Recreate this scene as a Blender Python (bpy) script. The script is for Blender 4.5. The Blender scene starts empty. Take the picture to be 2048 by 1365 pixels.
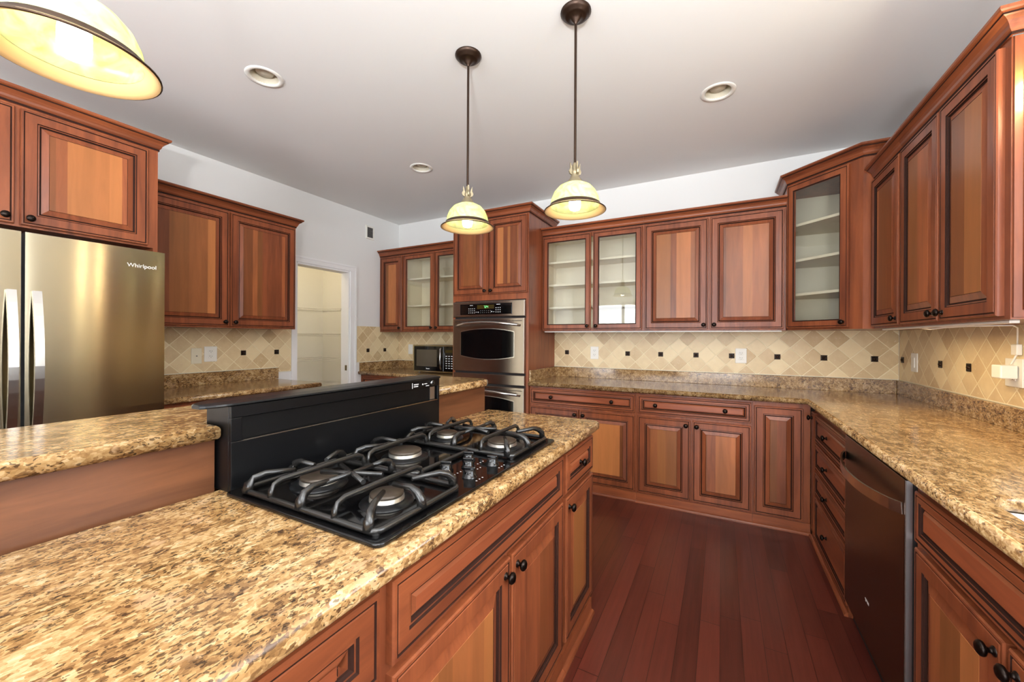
import bpy, bmesh, math, random
from mathutils import Vector, Matrix
random.seed(7)
PI = math.pi
C = bpy.context.scene.collection
SC = bpy.context.scene

# ------------------------------------------------------------------ camera, world, light, exposure
CAM_H = 1.3073
cam_d = bpy.data.cameras.new('camera'); cam = bpy.data.objects.new('camera', cam_d); C.objects.link(cam)
cam_d.sensor_width = 36.0; cam_d.lens = 790.0 * 36.0 / 2048.0
cam_d.shift_y = -(682.5 - 677.04) / 2048.0; cam_d.clip_start = 0.02
YAW = 0.48791; ROLL = 0.0051
cam.matrix_world = (Matrix.Translation((0, 0, CAM_H)) @ Matrix.Rotation(YAW, 4, 'Z')
                    @ Matrix.Rotation(PI / 2, 4, 'X') @ Matrix.Rotation(ROLL, 4, 'Z'))
SC.camera = cam
SC.view_settings.view_transform = 'Standard'; SC.view_settings.look = 'None'
SC.view_settings.gamma = 1.0; SC.view_settings.use_curve_mapping = False
SC.view_settings.exposure = 0.0

W = bpy.data.worlds.new('daylight'); SC.world = W; W.use_nodes = True
bg = W.node_tree.nodes['Background']
bg.inputs['Color'].default_value = (0.90, 0.95, 1.0, 1); bg.inputs['Strength'].default_value = 10.5

# room extents
B = 3.889; R = 1.156; L = -3.7535; ZC = 2.789; F = -3.7

def portal(name, loc, rot, sx, sy):
    d = bpy.data.lights.new(name, 'AREA'); d.shape = 'RECTANGLE'; d.size = sx; d.size_y = sy
    d.cycles.is_portal = True
    o = bpy.data.objects.new(name, d); C.objects.link(o); o.location = loc; o.rotation_euler = rot
    return o
# daylight enters through the glazed doors behind the camera and the window over the sink
portal('daylight_patio_doors', (-1.35, F - 0.12, 1.2), (PI / 2, 0, 0), 4.2, 2.3)
portal('daylight_sink_window', (R + 0.12, 0.62, 1.72), (0, PI / 2, 0), 1.26, 1.22)

# ------------------------------------------------------------------ materials
class NT:
    def __init__(s, name):
        s.m = bpy.data.materials.new(name); s.m.use_nodes = True
        s.t = s.m.node_tree; s.t.nodes.clear()
        s.out = s.t.nodes.new('ShaderNodeOutputMaterial')
    def n(s, typ, props=None, **ins):
        nd = s.t.nodes.new(typ)
        for k, v in (props or {}).items(): setattr(nd, k, v)
        for k, v in ins.items():
            key = k.replace('_', ' ') if isinstance(k, str) else k
            if k.startswith('i') and k[1:].isdigit(): sock = nd.inputs[int(k[1:])]
            else: sock = nd.inputs[key]
            if isinstance(v, bpy.types.NodeSocket): s.t.links.new(v, sock)
            else: sock.default_value = v
        return nd
    def math(s, op, a, b=0.0, c=0.0):
        return s.n('ShaderNodeMath', {'operation': op}, i0=a, i1=b, i2=c).outputs[0]
    def ramp(s, fac, stops, interp='LINEAR'):
        nd = s.n('ShaderNodeValToRGB', Fac=fac); cr = nd.color_ramp; cr.interpolation = interp
        while len(cr.elements) < len(stops): cr.elements.new(0.5)
        for e, (p, c) in zip(cr.elements, stops): e.position = p; e.color = (*c, 1)
        return nd.outputs['Color']
    def mix(s, fac, a, b, mode='MIX'):
        nd = s.n('ShaderNodeMix', {'data_type': 'RGBA', 'blend_type': mode})
        for i, v in ((0, fac), (6, a), (7, b)):
            if isinstance(v, bpy.types.NodeSocket): s.t.links.new(v, nd.inputs[i])
            else: nd.inputs[i].default_value = (*v, 1) if isinstance(v, tuple) and len(v) == 3 else v
        return nd.outputs[2]
    def princ(s, **k):
        b = s.n('ShaderNodeBsdfPrincipled')
        for key, v in k.items():
            sock = b.inputs[key.replace('_', ' ')]
            if isinstance(v, bpy.types.NodeSocket): s.t.links.new(v, sock)
            elif isinstance(v, tuple) and len(v) == 3 and sock.type == 'RGBA': sock.default_value = (*v, 1)
            else: sock.default_value = v
        s.t.links.new(b.outputs[0], s.out.inputs[0]); return b
    def bump(s, h, strength=0.2, dist=0.002):
        return s.n('ShaderNodeBump', Strength=strength, Distance=dist, Height=h).outputs[0]

def srgb(r, g, b):
    f = lambda c: (c / 255 / 12.92) if c / 255 <= 0.04045 else ((c / 255 + 0.055) / 1.055) ** 2.4
    return (f(r), f(g), f(b))

def plain(name, col, rough=0.5, metal=0.0, **k):
    t = NT(name); t.princ(Base_Color=col, Roughness=rough, Metallic=metal, **k); return t.m

def wood(name, axis='Z', staves=False, dark=srgb(88, 43, 28), light=srgb(158, 88, 53), rough=0.32):
    t = NT(name)
    tc = t.n('ShaderNodeTexCoord').outputs['Object']
    oi = t.n('ShaderNodeObjectInfo').outputs['Random']
    off = t.n('ShaderNodeCombineXYZ', X=t.math('MULTIPLY', oi, 17.0), Y=t.math('MULTIPLY', oi, 5.0), Z=t.math('MULTIPLY', oi, 9.0)).outputs[0]
    v = t.n('ShaderNodeVectorMath', {'operation': 'ADD'}, i0=tc, i1=off).outputs[0]
    sc = {'Z': (26, 26, 2.2), 'X': (2.2, 26, 26), 'Y': (26, 2.2, 26)}[axis]
    mp = t.n('ShaderNodeMapping', Vector=v, Scale=sc).outputs[0]
    n1 = t.n('ShaderNodeTexNoise', Vector=mp, Scale=1.0, Detail=5.0, Roughness=0.6, Distortion=0.6).outputs[0]
    sc2 = {'Z': (6, 6, 1.4), 'X': (1.4, 6, 6), 'Y': (6, 1.4, 6)}[axis]
    n2 = t.n('ShaderNodeTexNoise', Vector=t.n('ShaderNodeMapping', Vector=v, Scale=sc2).outputs[0], Scale=1.0, Detail=2.0).outputs[0]
    g = t.math('ADD', t.math('MULTIPLY', n1, 0.65), t.math('MULTIPLY', n2, 0.45))
    col = t.ramp(g, [(0.30, dark), (0.78, light)])
    val = t.math('ADD', 0.90, t.math('MULTIPLY', oi, 0.22))
    if staves:
        x = t.n('ShaderNodeSeparateXYZ', Vector=tc).outputs[0]
        wz = t.n('ShaderNodeTexNoise', {'noise_dimensions': '1D'}, W=t.math('ADD', t.math('MULTIPLY', x, 9.0), t.math('MULTIPLY', oi, 50.0)), Scale=1.0, Detail=0.0).outputs[0]
        wob = t.math('ADD', t.math('ADD', t.math('DIVIDE', x, 0.098), t.math('MULTIPLY', wz, 1.6)), t.math('MULTIPLY', oi, 31.0))
        wn = t.n('ShaderNodeTexWhiteNoise', {'noise_dimensions': '2D'},
                 Vector=t.n('ShaderNodeCombineXYZ', X=t.math('FLOOR', wob), Y=oi).outputs[0])
        val = t.math('ADD', 0.60, t.math('MULTIPLY', wn.outputs[0], 0.80))
        col = t.mix(t.math('MULTIPLY', t.n('ShaderNodeSeparateColor', Color=wn.outputs[1]).outputs[1], 0.55), col, srgb(186, 124, 68))
    col = t.n('ShaderNodeHueSaturation', Color=col, Value=val).outputs[0]
    t.princ(Base_Color=col, Roughness=rough, Specular_IOR_Level=0.32, Normal=t.bump(n1, 0.05, 0.001),
            Coat_Weight=0.08, Coat_Roughness=0.2)
    return t.m

def granite(name='granite'):
    t = NT(name)
    p0 = t.n('ShaderNodeNewGeometry').outputs['Position']
    p = t.n('ShaderNodeMapping', Vector=p0, Scale=(1.12, 0.66, 1.12)).outputs[0]
    ws = t.n('ShaderNodeTexNoise', Vector=p, Scale=90.0, Detail=2.0).outputs[1]
    wp = t.n('ShaderNodeVectorMath', {'operation': 'MULTIPLY_ADD'}, i0=ws, i1=(0.012, 0.012, 0.012), i2=p).outputs[0]
    def grain(scale, nscale, det, rough):
        v = t.n('ShaderNodeTexVoronoi', Vector=wp, Scale=scale, Randomness=1.0)
        n = t.n('ShaderNodeTexNoise', Vector=v.outputs['Position'], Scale=nscale, Detail=det, Roughness=rough).outputs[0]
        return v, n, t.n('ShaderNodeSeparateColor', Color=v.outputs['Color'])
    v1, n1, c1 = grain(150.0, 26.0, 5.0, 0.75)
    v2, n2, c2 = grain(290.0, 60.0, 5.0, 0.8)
    f = t.math('ADD', t.math('ADD', t.math('MULTIPLY', n1, 0.55), t.math('MULTIPLY', n2, 0.35)), t.math('MULTIPLY', c1.outputs[0], 0.12))
    base = t.ramp(f, [(0.39, srgb(78, 56, 38)), (0.455, srgb(134, 100, 62)), (0.51, srgb(168, 132, 86)), (0.565, srgb(194, 160, 112)), (0.64, srgb(216, 188, 148))])
    big = t.n('ShaderNodeTexNoise', Vector=p, Scale=5.0, Detail=5.0, Roughness=0.65).outputs[0]
    base = t.mix(t.math('MULTIPLY', t.ramp(big, [(0.46, (0, 0, 0)), (0.60, (1, 1, 1))]), 0.4), base, t.mix(0.5, base, srgb(150, 106, 50)))
    n3 = t.n('ShaderNodeTexNoise', Vector=wp, Scale=20.0, Detail=3.0, Roughness=0.55).outputs[0]
    col = t.mix(t.ramp(n3, [(0.61, (0, 0, 0)), (0.66, (0.8, 0.8, 0.8))]), base, t.mix(0.3, srgb(204, 168, 128), base))
    clump = t.n('ShaderNodeTexNoise', Vector=p, Scale=10.0, Detail=3.0).outputs[0]
    dk = t.math('LESS_THAN', t.math('ADD', c2.outputs[1], t.math('MULTIPLY', t.math('SUBTRACT', clump, 0.5), -1.0)), 0.11)
    col = t.mix(t.math('MULTIPLY', dk, 0.75), col, srgb(50, 37, 27))
    col = t.n('ShaderNodeHueSaturation', Color=col, Value=0.87).outputs[0]
    t.princ(Base_Color=col, Roughness=0.12, Specular_IOR_Level=0.5)
    return t.m

def tile(name, light, dark, grout):
    # 45 degree travertine tiles of 108 mm; object origin lies on a corner where an accent sits
    t = NT(name)
    tc = t.n('ShaderNodeTexCoord').outputs['Object']
    s = t.n('ShaderNodeSeparateXYZ', Vector=tc); x, z = s.outputs[0], s.outputs[2]
    k = 1 / (math.sqrt(2) * 0.1075)
    u = t.math('MULTIPLY', t.math('ADD', x, z), k); v = t.math('MULTIPLY', t.math('SUBTRACT', x, z), k)
    wn = t.n('ShaderNodeTexWhiteNoise', {'noise_dimensions': '2D'},
             Vector=t.n('ShaderNodeCombineXYZ', X=t.math('FLOOR', u), Y=t.math('FLOOR', v)).outputs[0])
    cl = t.n('ShaderNodeTexNoise', Vector=tc, Scale=14.0, Detail=6.0, Roughness=0.65).outputs[0]
    f = t.math('ADD', t.math('MULTIPLY', wn.outputs[0], 0.75), t.math('MULTIPLY', cl, 0.55))
    col = t.ramp(f, [(0.2, dark), (0.95, light)])
    pit = t.n('ShaderNodeTexNoise', Vector=tc, Scale=70.0, Detail=3.0).outputs[0]
    col = t.mix(t.ramp(pit, [(0.66, (0, 0, 0)), (0.72, (0.6, 0.6, 0.6))]), col, srgb(235, 220, 190))
    def edge(w):
        fr = t.math('FRACT', w); return t.math('MINIMUM', fr, t.math('SUBTRACT', 1.0, fr))
    e = t.math('MINIMUM', edge(u), edge(v))
    g = t.math('LESS_THAN', e, 0.024)
    col = t.mix(g, col, grout)
    h = t.ramp(e, [(0.0, (0, 0, 0)), (0.05, (1, 1, 1))])
    t.princ(Base_Color=col, Roughness=0.38, Normal=t.bump(h, 0.5, 0.002))
    return t.m

def floor_mat():
    t = NT('hardwood_floor')
    p = t.n('ShaderNodeNewGeometry').outputs['Position']
    s = t.n('ShaderNodeSeparateXYZ', Vector=p)
    px = t.math('DIVIDE', s.outputs[0], 0.083); row = t.math('FLOOR', px)
    rn = t.n('ShaderNodeTexWhiteNoise', {'noise_dimensions': '1D'}, W=row).outputs[0]
    py = t.math('ADD', t.math('DIVIDE', s.outputs[1], 1.1), t.math('MULTIPLY', rn, 7.0))
    wn = t.n('ShaderNodeTexWhiteNoise', {'noise_dimensions': '2D'}, Vector=t.n('ShaderNodeCombineXYZ', X=row, Y=t.math('FLOOR', py)).outputs[0]).outputs[0]
    gp = t.n('ShaderNodeMapping', Vector=p, Scale=(60, 2.5, 1)).outputs[0]
    gr = t.n('ShaderNodeTexNoise', Vector=gp, Scale=1.0, Detail=5.0, Roughness=0.65).outputs[0]
    f = t.math('ADD', t.math('ADD', t.math('MULTIPLY', wn, 0.32), 0.08), t.math('MULTIPLY', gr, 0.56))
    col = t.ramp(f, [(0.15, srgb(48, 18, 14)), (0.9, srgb(112, 52, 40))])
    fx = t.math('FRACT', px); e = t.math('MINIMUM', fx, t.math('SUBTRACT', 1.0, fx))
    fy = t.math('FRACT', py); ey = t.math('MINIMUM', fy, t.math('SUBTRACT', 1.0, fy))
    gap = t.math('MAXIMUM', t.math('LESS_THAN', e, 0.012), t.math('LESS_THAN', ey, 0.0012))
    col = t.mix(gap, col, srgb(24, 8, 8))
    t.princ(Base_Color=col, Roughness=0.28, Normal=t.bump(gr, 0.06, 0.001), Coat_Weight=0.3, Coat_Roughness=0.15)
    return t.m

def steel(name, col, rough, rot=0.25, aniso=1.0):
    t = NT(name)
    tc = t.n('ShaderNodeTexCoord').outputs['Object']
    n1 = t.n('ShaderNodeTexNoise', Vector=t.n('ShaderNodeMapping', Vector=tc, Scale=(3, 3, 500)).outputs[0], Scale=1.0, Detail=2.0).outputs[0]
    tg = t.n('ShaderNodeVectorTransform', {'vector_type': 'VECTOR', 'convert_from': 'OBJECT', 'convert_to': 'WORLD'}, Vector=(1.0, 0.0, 0.0)).outputs[0]
    t.princ(Base_Color=col, Metallic=1.0, Roughness=rough, Anisotropic=aniso, Anisotropic_Rotation=rot, Tangent=tg,
            Normal=t.bump(n1, 0.03, 0.0005))
    return t.m

def clear_glass(name):
    t = NT(name)
    fr = t.n('ShaderNodeFresnel', IOR=1.5).outputs[0]
    tr = t.n('ShaderNodeBsdfTransparent', Color=(0.93, 0.95, 0.94, 1)).outputs[0]
    gl = t.n('ShaderNodeBsdfGlossy', Color=(1, 1, 1, 1), Roughness=0.02).outputs[0]
    bf = t.n('ShaderNodeNewGeometry').outputs['Backfacing']
    mx = t.n('ShaderNodeMixShader', Fac=t.math('MINIMUM', 1.0, t.math('MULTIPLY', t.math('MULTIPLY', fr, 2.0), t.math('SUBTRACT', 1.0, bf))), i1=tr, i2=gl).outputs[0]
    t.t.links.new(mx, t.out.inputs[0]); return t.m

def shade_mat():
    t = NT('alabaster_glass')
    p = t.n('ShaderNodeTexCoord').outputs['Object']
    n1 = t.n('ShaderNodeTexNoise', Vector=p, Scale=16.0, Detail=4.0, Distortion=2.0).outputs[0]
    col = t.ramp(n1, [(0.35, (0.66, 0.70, 0.34)), (0.65, (0.86, 0.91, 0.62))])
    tl = t.n('ShaderNodeBsdfTranslucent', Color=col).outputs[0]
    df = t.n('ShaderNodeBsdfDiffuse', Color=col).outputs[0]
    gl = t.n('ShaderNodeBsdfGlossy', Color=(1, 1, 1, 1), Roughness=0.15).outputs[0]
    m1 = t.n('ShaderNodeMixShader', Fac=0.45, i1=tl, i2=df).outputs[0]
    m2 = t.n('ShaderNodeMixShader', Fac=0.05, i1=m1, i2=gl).outputs[0]
    t.t.links.new(m2, t.out.inputs[0]); return t.m

def glow(name, col, s):
    t = NT(name); e = t.n('ShaderNodeEmission', Color=(*col, 1), Strength=s)
    t.t.links.new(e.outputs[0], t.out.inputs[0]); return t.m

def paint(name, col, rough=0.6):
    t = NT(name); p = t.n('ShaderNodeNewGeometry').outputs['Position']
    n1 = t.n('ShaderNodeTexNoise', Vector=p, Scale=180.0, Detail=2.0).outputs[0]
    t.princ(Base_Color=col, Roughness=rough, Normal=t.bump(n1, 0.04, 0.001), Specular_IOR_Level=0.3); return t.m

M = dict(
    wall=paint('wall_paint', srgb(236, 236, 234)), ceil=paint('ceiling_paint', srgb(238, 238, 236), 0.8),
    pantry=paint('pantry_paint', srgb(240, 238, 230)), trim=plain('white_trim', srgb(244, 244, 244), 0.35),
    floor=floor_mat(), granite=granite(),
    frame=wood('cherry_frame'), frame_h=wood('cherry_rail', 'X'), panel=wood('cherry_panel', 'Z', True),
    drawer=wood('cherry_drawer_panel', 'X', False, srgb(104, 52, 34), srgb(164, 90, 56)),
    wood_y=wood('cherry_long', 'Y', False, srgb(70, 42, 27), srgb(118, 75, 48)),
    glaze=plain('dark_glaze', srgb(46, 25, 18), 0.7, 0.0, Specular_IOR_Level=0.15), gap=plain('shadow_gap_black', srgb(22, 14, 12), 0.7),
    cream=plain('cabinet_interior', srgb(236, 222, 196), 0.5),
    bronze=plain('dark_bronze', srgb(38, 30, 26), 0.28, 0.85), lampbronze=plain('lamp_bronze', srgb(56, 40, 30), 0.35, 0.7),
    pewter=plain('antique_pewter', srgb(150, 138, 112), 0.35, 0.7), rim=plain('shade_rim_glass', srgb(226, 190, 134), 0.3),
    rimdark=plain('shade_rim_bronze', srgb(66, 48, 34), 0.35, 0.6),
    tile_b=tile('travertine_tile', srgb(236, 216, 174), srgb(196, 166, 122), srgb(242, 228, 192)),
    steel=steel('brushed_steel', srgb(176, 166, 142), 0.18), osteel=steel('oven_steel', srgb(176, 168, 160), 0.26), dsteel=steel('dark_steel', srgb(96, 84, 78), 0.24),
    hsteel=plain('satin_steel', srgb(206, 204, 200), 0.22, 1.0), esteel=plain('edge_steel', srgb(190, 190, 190), 0.35, 1.0),
    sink=plain('sink_steel', srgb(200, 200, 200), 0.3, 1.0),
    matte=plain('black_grille', srgb(9, 9, 10), 0.45, 0.0, Specular_IOR_Level=0.2), mwin=plain('oven_window_grey', srgb(74, 66, 54), 0.12), black=plain('black_enamel', srgb(11, 12, 14), 0.30, 0.0, Specular_IOR_Level=0.3), bglass=plain('black_glass', srgb(8, 8, 9), 0.06),
    iron=plain('cast_iron', srgb(26, 25, 24), 0.27, 0.0, Specular_IOR_Level=0.7), alu=plain('burner_aluminium', srgb(170, 166, 158), 0.35, 0.9),
    burncap=plain('burner_cap', srgb(66, 56, 46), 0.35, 0.3),
    white=plain('white_plastic', srgb(240, 238, 230), 0.35), almond=plain('almond_plastic', srgb(232, 224, 200), 0.4),
    slot=plain('dark_slot', srgb(60, 52, 44), 0.6), legend=plain('pale_legend', srgb(214, 214, 214), 0.5),
    grey=plain('grey_plastic', srgb(120, 120, 122), 0.5), wire=plain('white_wire', srgb(244, 242, 236), 0.4),
    glass=clear_glass('pane_glass'), shade=shade_mat(),
    bulb=glow('bulb_glow', (1.0, 0.89, 0.64), 22.0), green=glow('clock_digits', (0.25, 1.0, 0.35), 2.0),
    lcd=plain('display_brown', srgb(58, 46, 14), 0.2), sglow=glow('added_globe_glow', (1.0, 0.82, 0.50), 150.0), pglow=glow('pantry_lamp_glow', (1.0, 0.82, 0.55), 84.0),
    canin=plain('can_reflector', srgb(214, 206, 186), 0.3), hinge=plain('hinge_brass', srgb(130, 116, 88), 0.35, 0.8),
)

# ------------------------------------------------------------------ mesh helpers
class MB:
    def __init__(s): s.v = []; s.f = []; s.mi = []; s.sm = []; s.mats = []
    def mid(s, m):
        if m not in s.mats: s.mats.append(m)
        return s.mats.index(m)
    def face(s, idx, m, sm=False): s.f.append(tuple(idx)); s.mi.append(s.mid(m)); s.sm.append(sm)
    def box(s, x0, x1, y0, y1, z0, z1, m):
        b = len(s.v)
        s.v += [(x, y, z) for z in (z0, z1) for y in (y0, y1) for x in (x0, x1)]
        for q in ((0, 2, 3, 1), (4, 5, 7, 6), (0, 1, 5, 4), (2, 6, 7, 3), (0, 4, 6, 2), (1, 3, 7, 5)):
            s.face([b + i for i in q], m)
        return s
    def rbox(s, x0, x1, y0, y1, z0, z1, m, r=0.004, seg=2):
        bm = bmesh.new(); bmesh.ops.create_cube(bm, size=1)
        bmesh.ops.scale(bm, vec=(x1 - x0, y1 - y0, z1 - z0), verts=bm.verts)
        bmesh.ops.translate(bm, vec=((x0 + x1) / 2, (y0 + y1) / 2, (z0 + z1) / 2), verts=bm.verts)
        bmesh.ops.bevel(bm, geom=bm.edges[:], offset=r, segments=seg, affect='EDGES', profile=0.5)
        return s.add_bm(bm, m)
    def add_bm(s, bm, m, sm=False):
        b = len(s.v); bm.verts.index_update()
        s.v += [tuple(v.co) for v in bm.verts]
        for f in bm.faces: s.face([b + v.index for v in f.verts], m, sm)
        bm.free(); return s
    def prism(s, poly, z0, z1, m):          # polygon in xy (counter-clockwise) extruded in z
        b = len(s.v); n = len(poly)
        s.v += [(x, y, z0) for x, y in poly] + [(x, y, z1) for x, y in poly]
        s.face([b + i for i in reversed(range(n))], m); s.face([b + n + i for i in range(n)], m)
        for i in range(n): j = (i + 1) % n; s.face([b + i, b + j, b + n + j, b + n + i], m)
        return s
    def rings(s, rects, mats, cap, y_front=True):
        # nested rectangles (x0,x1,z0,z1,y) joined by strips, last one capped
        b = len(s.v)
        for x0, x1, z0, z1, y in rects: s.v += [(x0, y, z0), (x1, y, z0), (x1, y, z1), (x0, y, z1)]
        for k in range(len(rects) - 1):
            for i in range(4):
                j = (i + 1) % 4; a = b + 4 * k; c = a + 4
                s.face([a + i, a + j, c + j, c + i], mats[k])
        if cap is not None: e = b + 4 * (len(rects) - 1); s.face([e, e + 1, e + 2, e + 3], cap)
        return s
    def lathe(s, prof, m, cen=(0, 0, 0), axis='Z', seg=24, mats=None, a0=0.0, a1=2 * PI, sm=True):
        b = len(s.v); n = len(prof); full = abs(a1 - a0 - 2 * PI) < 1e-6
        cnt = seg if full else seg + 1
        for k in range(cnt):
            a = a0 + (a1 - a0) * k / seg; ca, sa = math.cos(a), math.sin(a)
            for r, h in prof:
                if axis == 'Z': p = (r * ca, r * sa, h)
                elif axis == 'Y': p = (r * ca, h, r * sa)
                else: p = (h, r * ca, r * sa)
                s.v.append((p[0] + cen[0], p[1] + cen[1], p[2] + cen[2]))
        for k in range(seg):
            k2 = (k + 1) % cnt
            for i in range(n - 1):
                mm = mats[i] if mats else m
                q = [b + k * n + i, b + k2 * n + i, b + k2 * n + i + 1, b + k * n + i + 1]
                s.face(q if axis != 'Y' else q[::-1], mm, sm)
        return s
    def tube(s, pts, r, m, seg=8, ry=None, up=None, closed=False, cap=True):
        pts = [Vector(p) for p in pts]; n = len(pts); b = len(s.v); ry = ry or r
        for i, p in enumerate(pts):
            if closed: d = (pts[(i + 1) % n] - pts[i - 1])
            else: d = (pts[min(i + 1, n - 1)] - pts[max(i - 1, 0)])
            d.normalize()
            u = Vector(up) if up else (Vector((0, 0, 1)) if abs(d.z) < 0.9 else Vector((1, 0, 0)))
            a = d.cross(u).normalized(); c = a.cross(d).normalized()
            rr = r[i] if isinstance(r, (list, tuple)) else r
            r2 = ry[i] if isinstance(ry, (list, tuple)) else ry
            for k in range(seg):
                t = 2 * PI * (k + 0.5) / seg
                s.v.append(tuple(p + a * math.cos(t) * rr + c * math.sin(t) * r2))
        for i in range(n if closed else n - 1):
            j = (i + 1) % n
            for k in range(seg):
                l = (k + 1) % seg
                s.face([b + i * seg + k, b + i * seg + l, b + j * seg + l, b + j * seg + k], m, seg > 4)
        if cap and not closed:
            s.face([b + k for k in reversed(range(seg))], m); s.face([b + (n - 1) * seg + k for k in range(seg)], m)
        return s
    def sweep(s, path, prof, m, mats=None):
        # path in xy, profile (out, z); outward is to the right of travel
        n = len(path); b = len(s.v); P = [Vector(p) for p in path]
        for i in range(n):
            ds = []
            if i > 0: ds.append((P[i] - P[i - 1]).normalized())
            if i < n - 1: ds.append((P[i + 1] - P[i]).normalized())
            ns = [Vector((d.y, -d.x)) for d in ds]
            if len(ns) == 2:
                o = (ns[0] + ns[1]); o = o / max(1e-6, o.dot(ns[0]))
            else: o = ns[0]
            for out, z in prof: s.v.append((P[i].x + o.x * out, P[i].y + o.y * out, z))
        k = len(prof)
        for i in range(n - 1):
            for j in range(k - 1):
                s.face([b + i * k + j, b + (i + 1) * k + j, b + (i + 1) * k + j + 1, b + i * k + j + 1], mats[j] if mats else m)
        s.face([b + j for j in reversed(range(k))], m); s.face([b + (n - 1) * k + j for j in range(k)], m)
        return s
    def build(s, name, parent=None, loc=None, rotz=0.0, bevel=0.0, seg=2):
        me = bpy.data.meshes.new(name); me.from_pydata(s.v, [], s.f)
        for m in s.mats: me.materials.append(M[m])
        me.polygons.foreach_set('material_index', s.mi); me.polygons.foreach_set('use_smooth', s.sm); me.update()
        bm = bmesh.new(); bm.from_mesh(me); bmesh.ops.recalc_face_normals(bm, faces=bm.faces); bm.to_mesh(me); bm.free()
        o = bpy.data.objects.new(name, me); C.objects.link(o)
        if parent: o.parent = parent
        if loc is not None: o.location = loc
        o.rotation_euler.z = rotz
        if bevel:
            md = o.modifiers.new('round', 'BEVEL'); md.width = bevel; md.segments = seg; md.limit_method = 'ANGLE'
            md.angle_limit = math.radians(50)
        return o

def thing(name, label, cat, loc=(0, 0, 0), rotz=0.0, group=None):
    o = bpy.data.objects.new(name, None); C.objects.link(o); o.empty_display_size = 0.1
    o.location = loc; o.rotation_euler = (0, 0, rotz); o['label'] = label; o['category'] = cat
    if group: o['group'] = group
    return o
def tag(o, label, cat, group=None):
    o['label'] = label; o['category'] = cat
    if group: o['group'] = group
    return o
def struct(o): o['kind'] = 'structure'; return o
def arc(cx, cy, r, a0, a1, n=6): return [(cx + r * math.cos(a0 + (a1 - a0) * i / n), cy + r * math.sin(a0 + (a1 - a0) * i / n)) for i in range(n + 1)]

def slab(name, outer, holes, z0, z1, m, parent=None, r=0.012, res=3, loc=None):
    # flat worktop slab with rounded arrises, from a filled 2D curve
    cu = bpy.data.curves.new(name, 'CURVE'); cu.dimensions = '2D'; cu.fill_mode = 'BOTH'
    for pts in [outer] + holes:
        sp = cu.splines.new('POLY'); sp.points.add(len(pts) - 1); sp.use_cyclic_u = True
        for q, (x, y) in zip(sp.points, pts): q.co = (x, y, 0, 1)
    cu.extrude = (z1 - z0) / 2 - r; cu.bevel_depth = r; cu.bevel_resolution = res; cu.offset = -r
    t = bpy.data.objects.new(name, cu); C.objects.link(t)
    dg = bpy.context.evaluated_depsgraph_get(); me = bpy.data.meshes.new_from_object(t.evaluated_get(dg))
    bpy.data.objects.remove(t); bpy.data.curves.remove(cu)
    me.transform(Matrix.Translation((0, 0, (z0 + z1) / 2))); me.materials.clear(); me.materials.append(M[m]); me.name = name
    bm = bmesh.new(); bm.from_mesh(me); bmesh.ops.remove_doubles(bm, verts=bm.verts, dist=1e-5); bmesh.ops.recalc_face_normals(bm, faces=bm.faces)
    bm.to_mesh(me); bm.free()
    o = bpy.data.objects.new(name, me); C.objects.link(o)
    if parent: o.parent = parent
    if loc: o.location = loc
    return o

def text_mesh(name, body, size, m, parent, loc, rot, depth=0.0006):
    cu = bpy.data.curves.new(name, 'FONT'); cu.body = body; cu.size = size; cu.extrude = depth; cu.align_x = 'CENTER'
    t = bpy.data.objects.new(name, cu); C.objects.link(t)
    dg = bpy.context.evaluated_depsgraph_get(); me = bpy.data.meshes.new_from_object(t.evaluated_get(dg))
    bpy.data.objects.remove(t); bpy.data.curves.remove(cu); me.materials.clear(); me.materials.append(M[m])
    o = bpy.data.objects.new(name, me); C.objects.link(o); o.parent = parent; o.location = loc; o.rotation_euler = rot
    return o

# ------------------------------------------------------------------ the setting
T = 0.12
PX = -5.25                                                  # pantry far wall
struct(MB().box(PX - T, R + 0.3, F - 0.3, B + T, -0.1, 0.0, 'floor').build('floor'))
# ceiling with round holes for the recessed cans
CANS = [(-2.304, 1.322), (-2.319, 2.666), (-0.026, 2.663)]
def ceiling():
    holes = [[(x + 0.072 * math.cos(2 * PI * k / 32), y + 0.072 * math.sin(2 * PI * k / 32)) for k in range(32)] for x, y in CANS]
    return slab('ceiling', [(PX - T, F - T), (R + T, F - T), (R + T, B + T), (PX - T, B + T)], holes, ZC, ZC + 0.02, 'ceil', r=0.0005, res=0)
struct(ceiling())
struct(MB().box(PX - T, R + T, B, B + T, 0, ZC, 'wall').build('wall_back'))
wl = MB()
DY0, DY1, DZ = 2.476, 3.105, 2.052
wl.box(L - T, L, F, DY0, 0, ZC, 'wall'); wl.box(L - T, L, DY1, B, 0, ZC, 'wall'); wl.box(L - T, L, DY0, DY1, DZ, ZC, 'wall')
struct(wl.build('wall_left'))
wr = MB(); WY0, WY1, WZ0, WZ1 = 0.02, 1.22, 1.10, 2.34
wr.box(R, R + T, F, WY0, 0, ZC, 'wall'); wr.box(R, R + T, WY1, B, 0, ZC, 'wall')
wr.box(R, R + T, WY0, WY1, 0, WZ0, 'wall'); wr.box(R, R + T, WY0, WY1, WZ1, ZC, 'wall')
struct(wr.build('wall_right'))
wf = MB(); PX0, PX1, PZ = -3.4, 0.7, 2.3
wf.box(L, PX0, F - T, F, 0, ZC, 'wall'); wf.box(PX1, R, F - T, F, 0, ZC, 'wall'); wf.box(PX0, PX1, F - T, F, PZ, ZC, 'wall')
struct(wf.build('wall_front'))
struct(MB().box(PX - T, PX, 1.6, B, 0, ZC, 'pantry').build('wall_pantry_back'))
struct(MB().box(PX, L - T, 1.6 - T, 1.6, 0, ZC, 'pantry').build('wall_pantry_near'))
struct(MB().box(PX, L - T, B - 0.012, B, 0, ZC, 'pantry').build('wall_pantry_far'))
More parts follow.
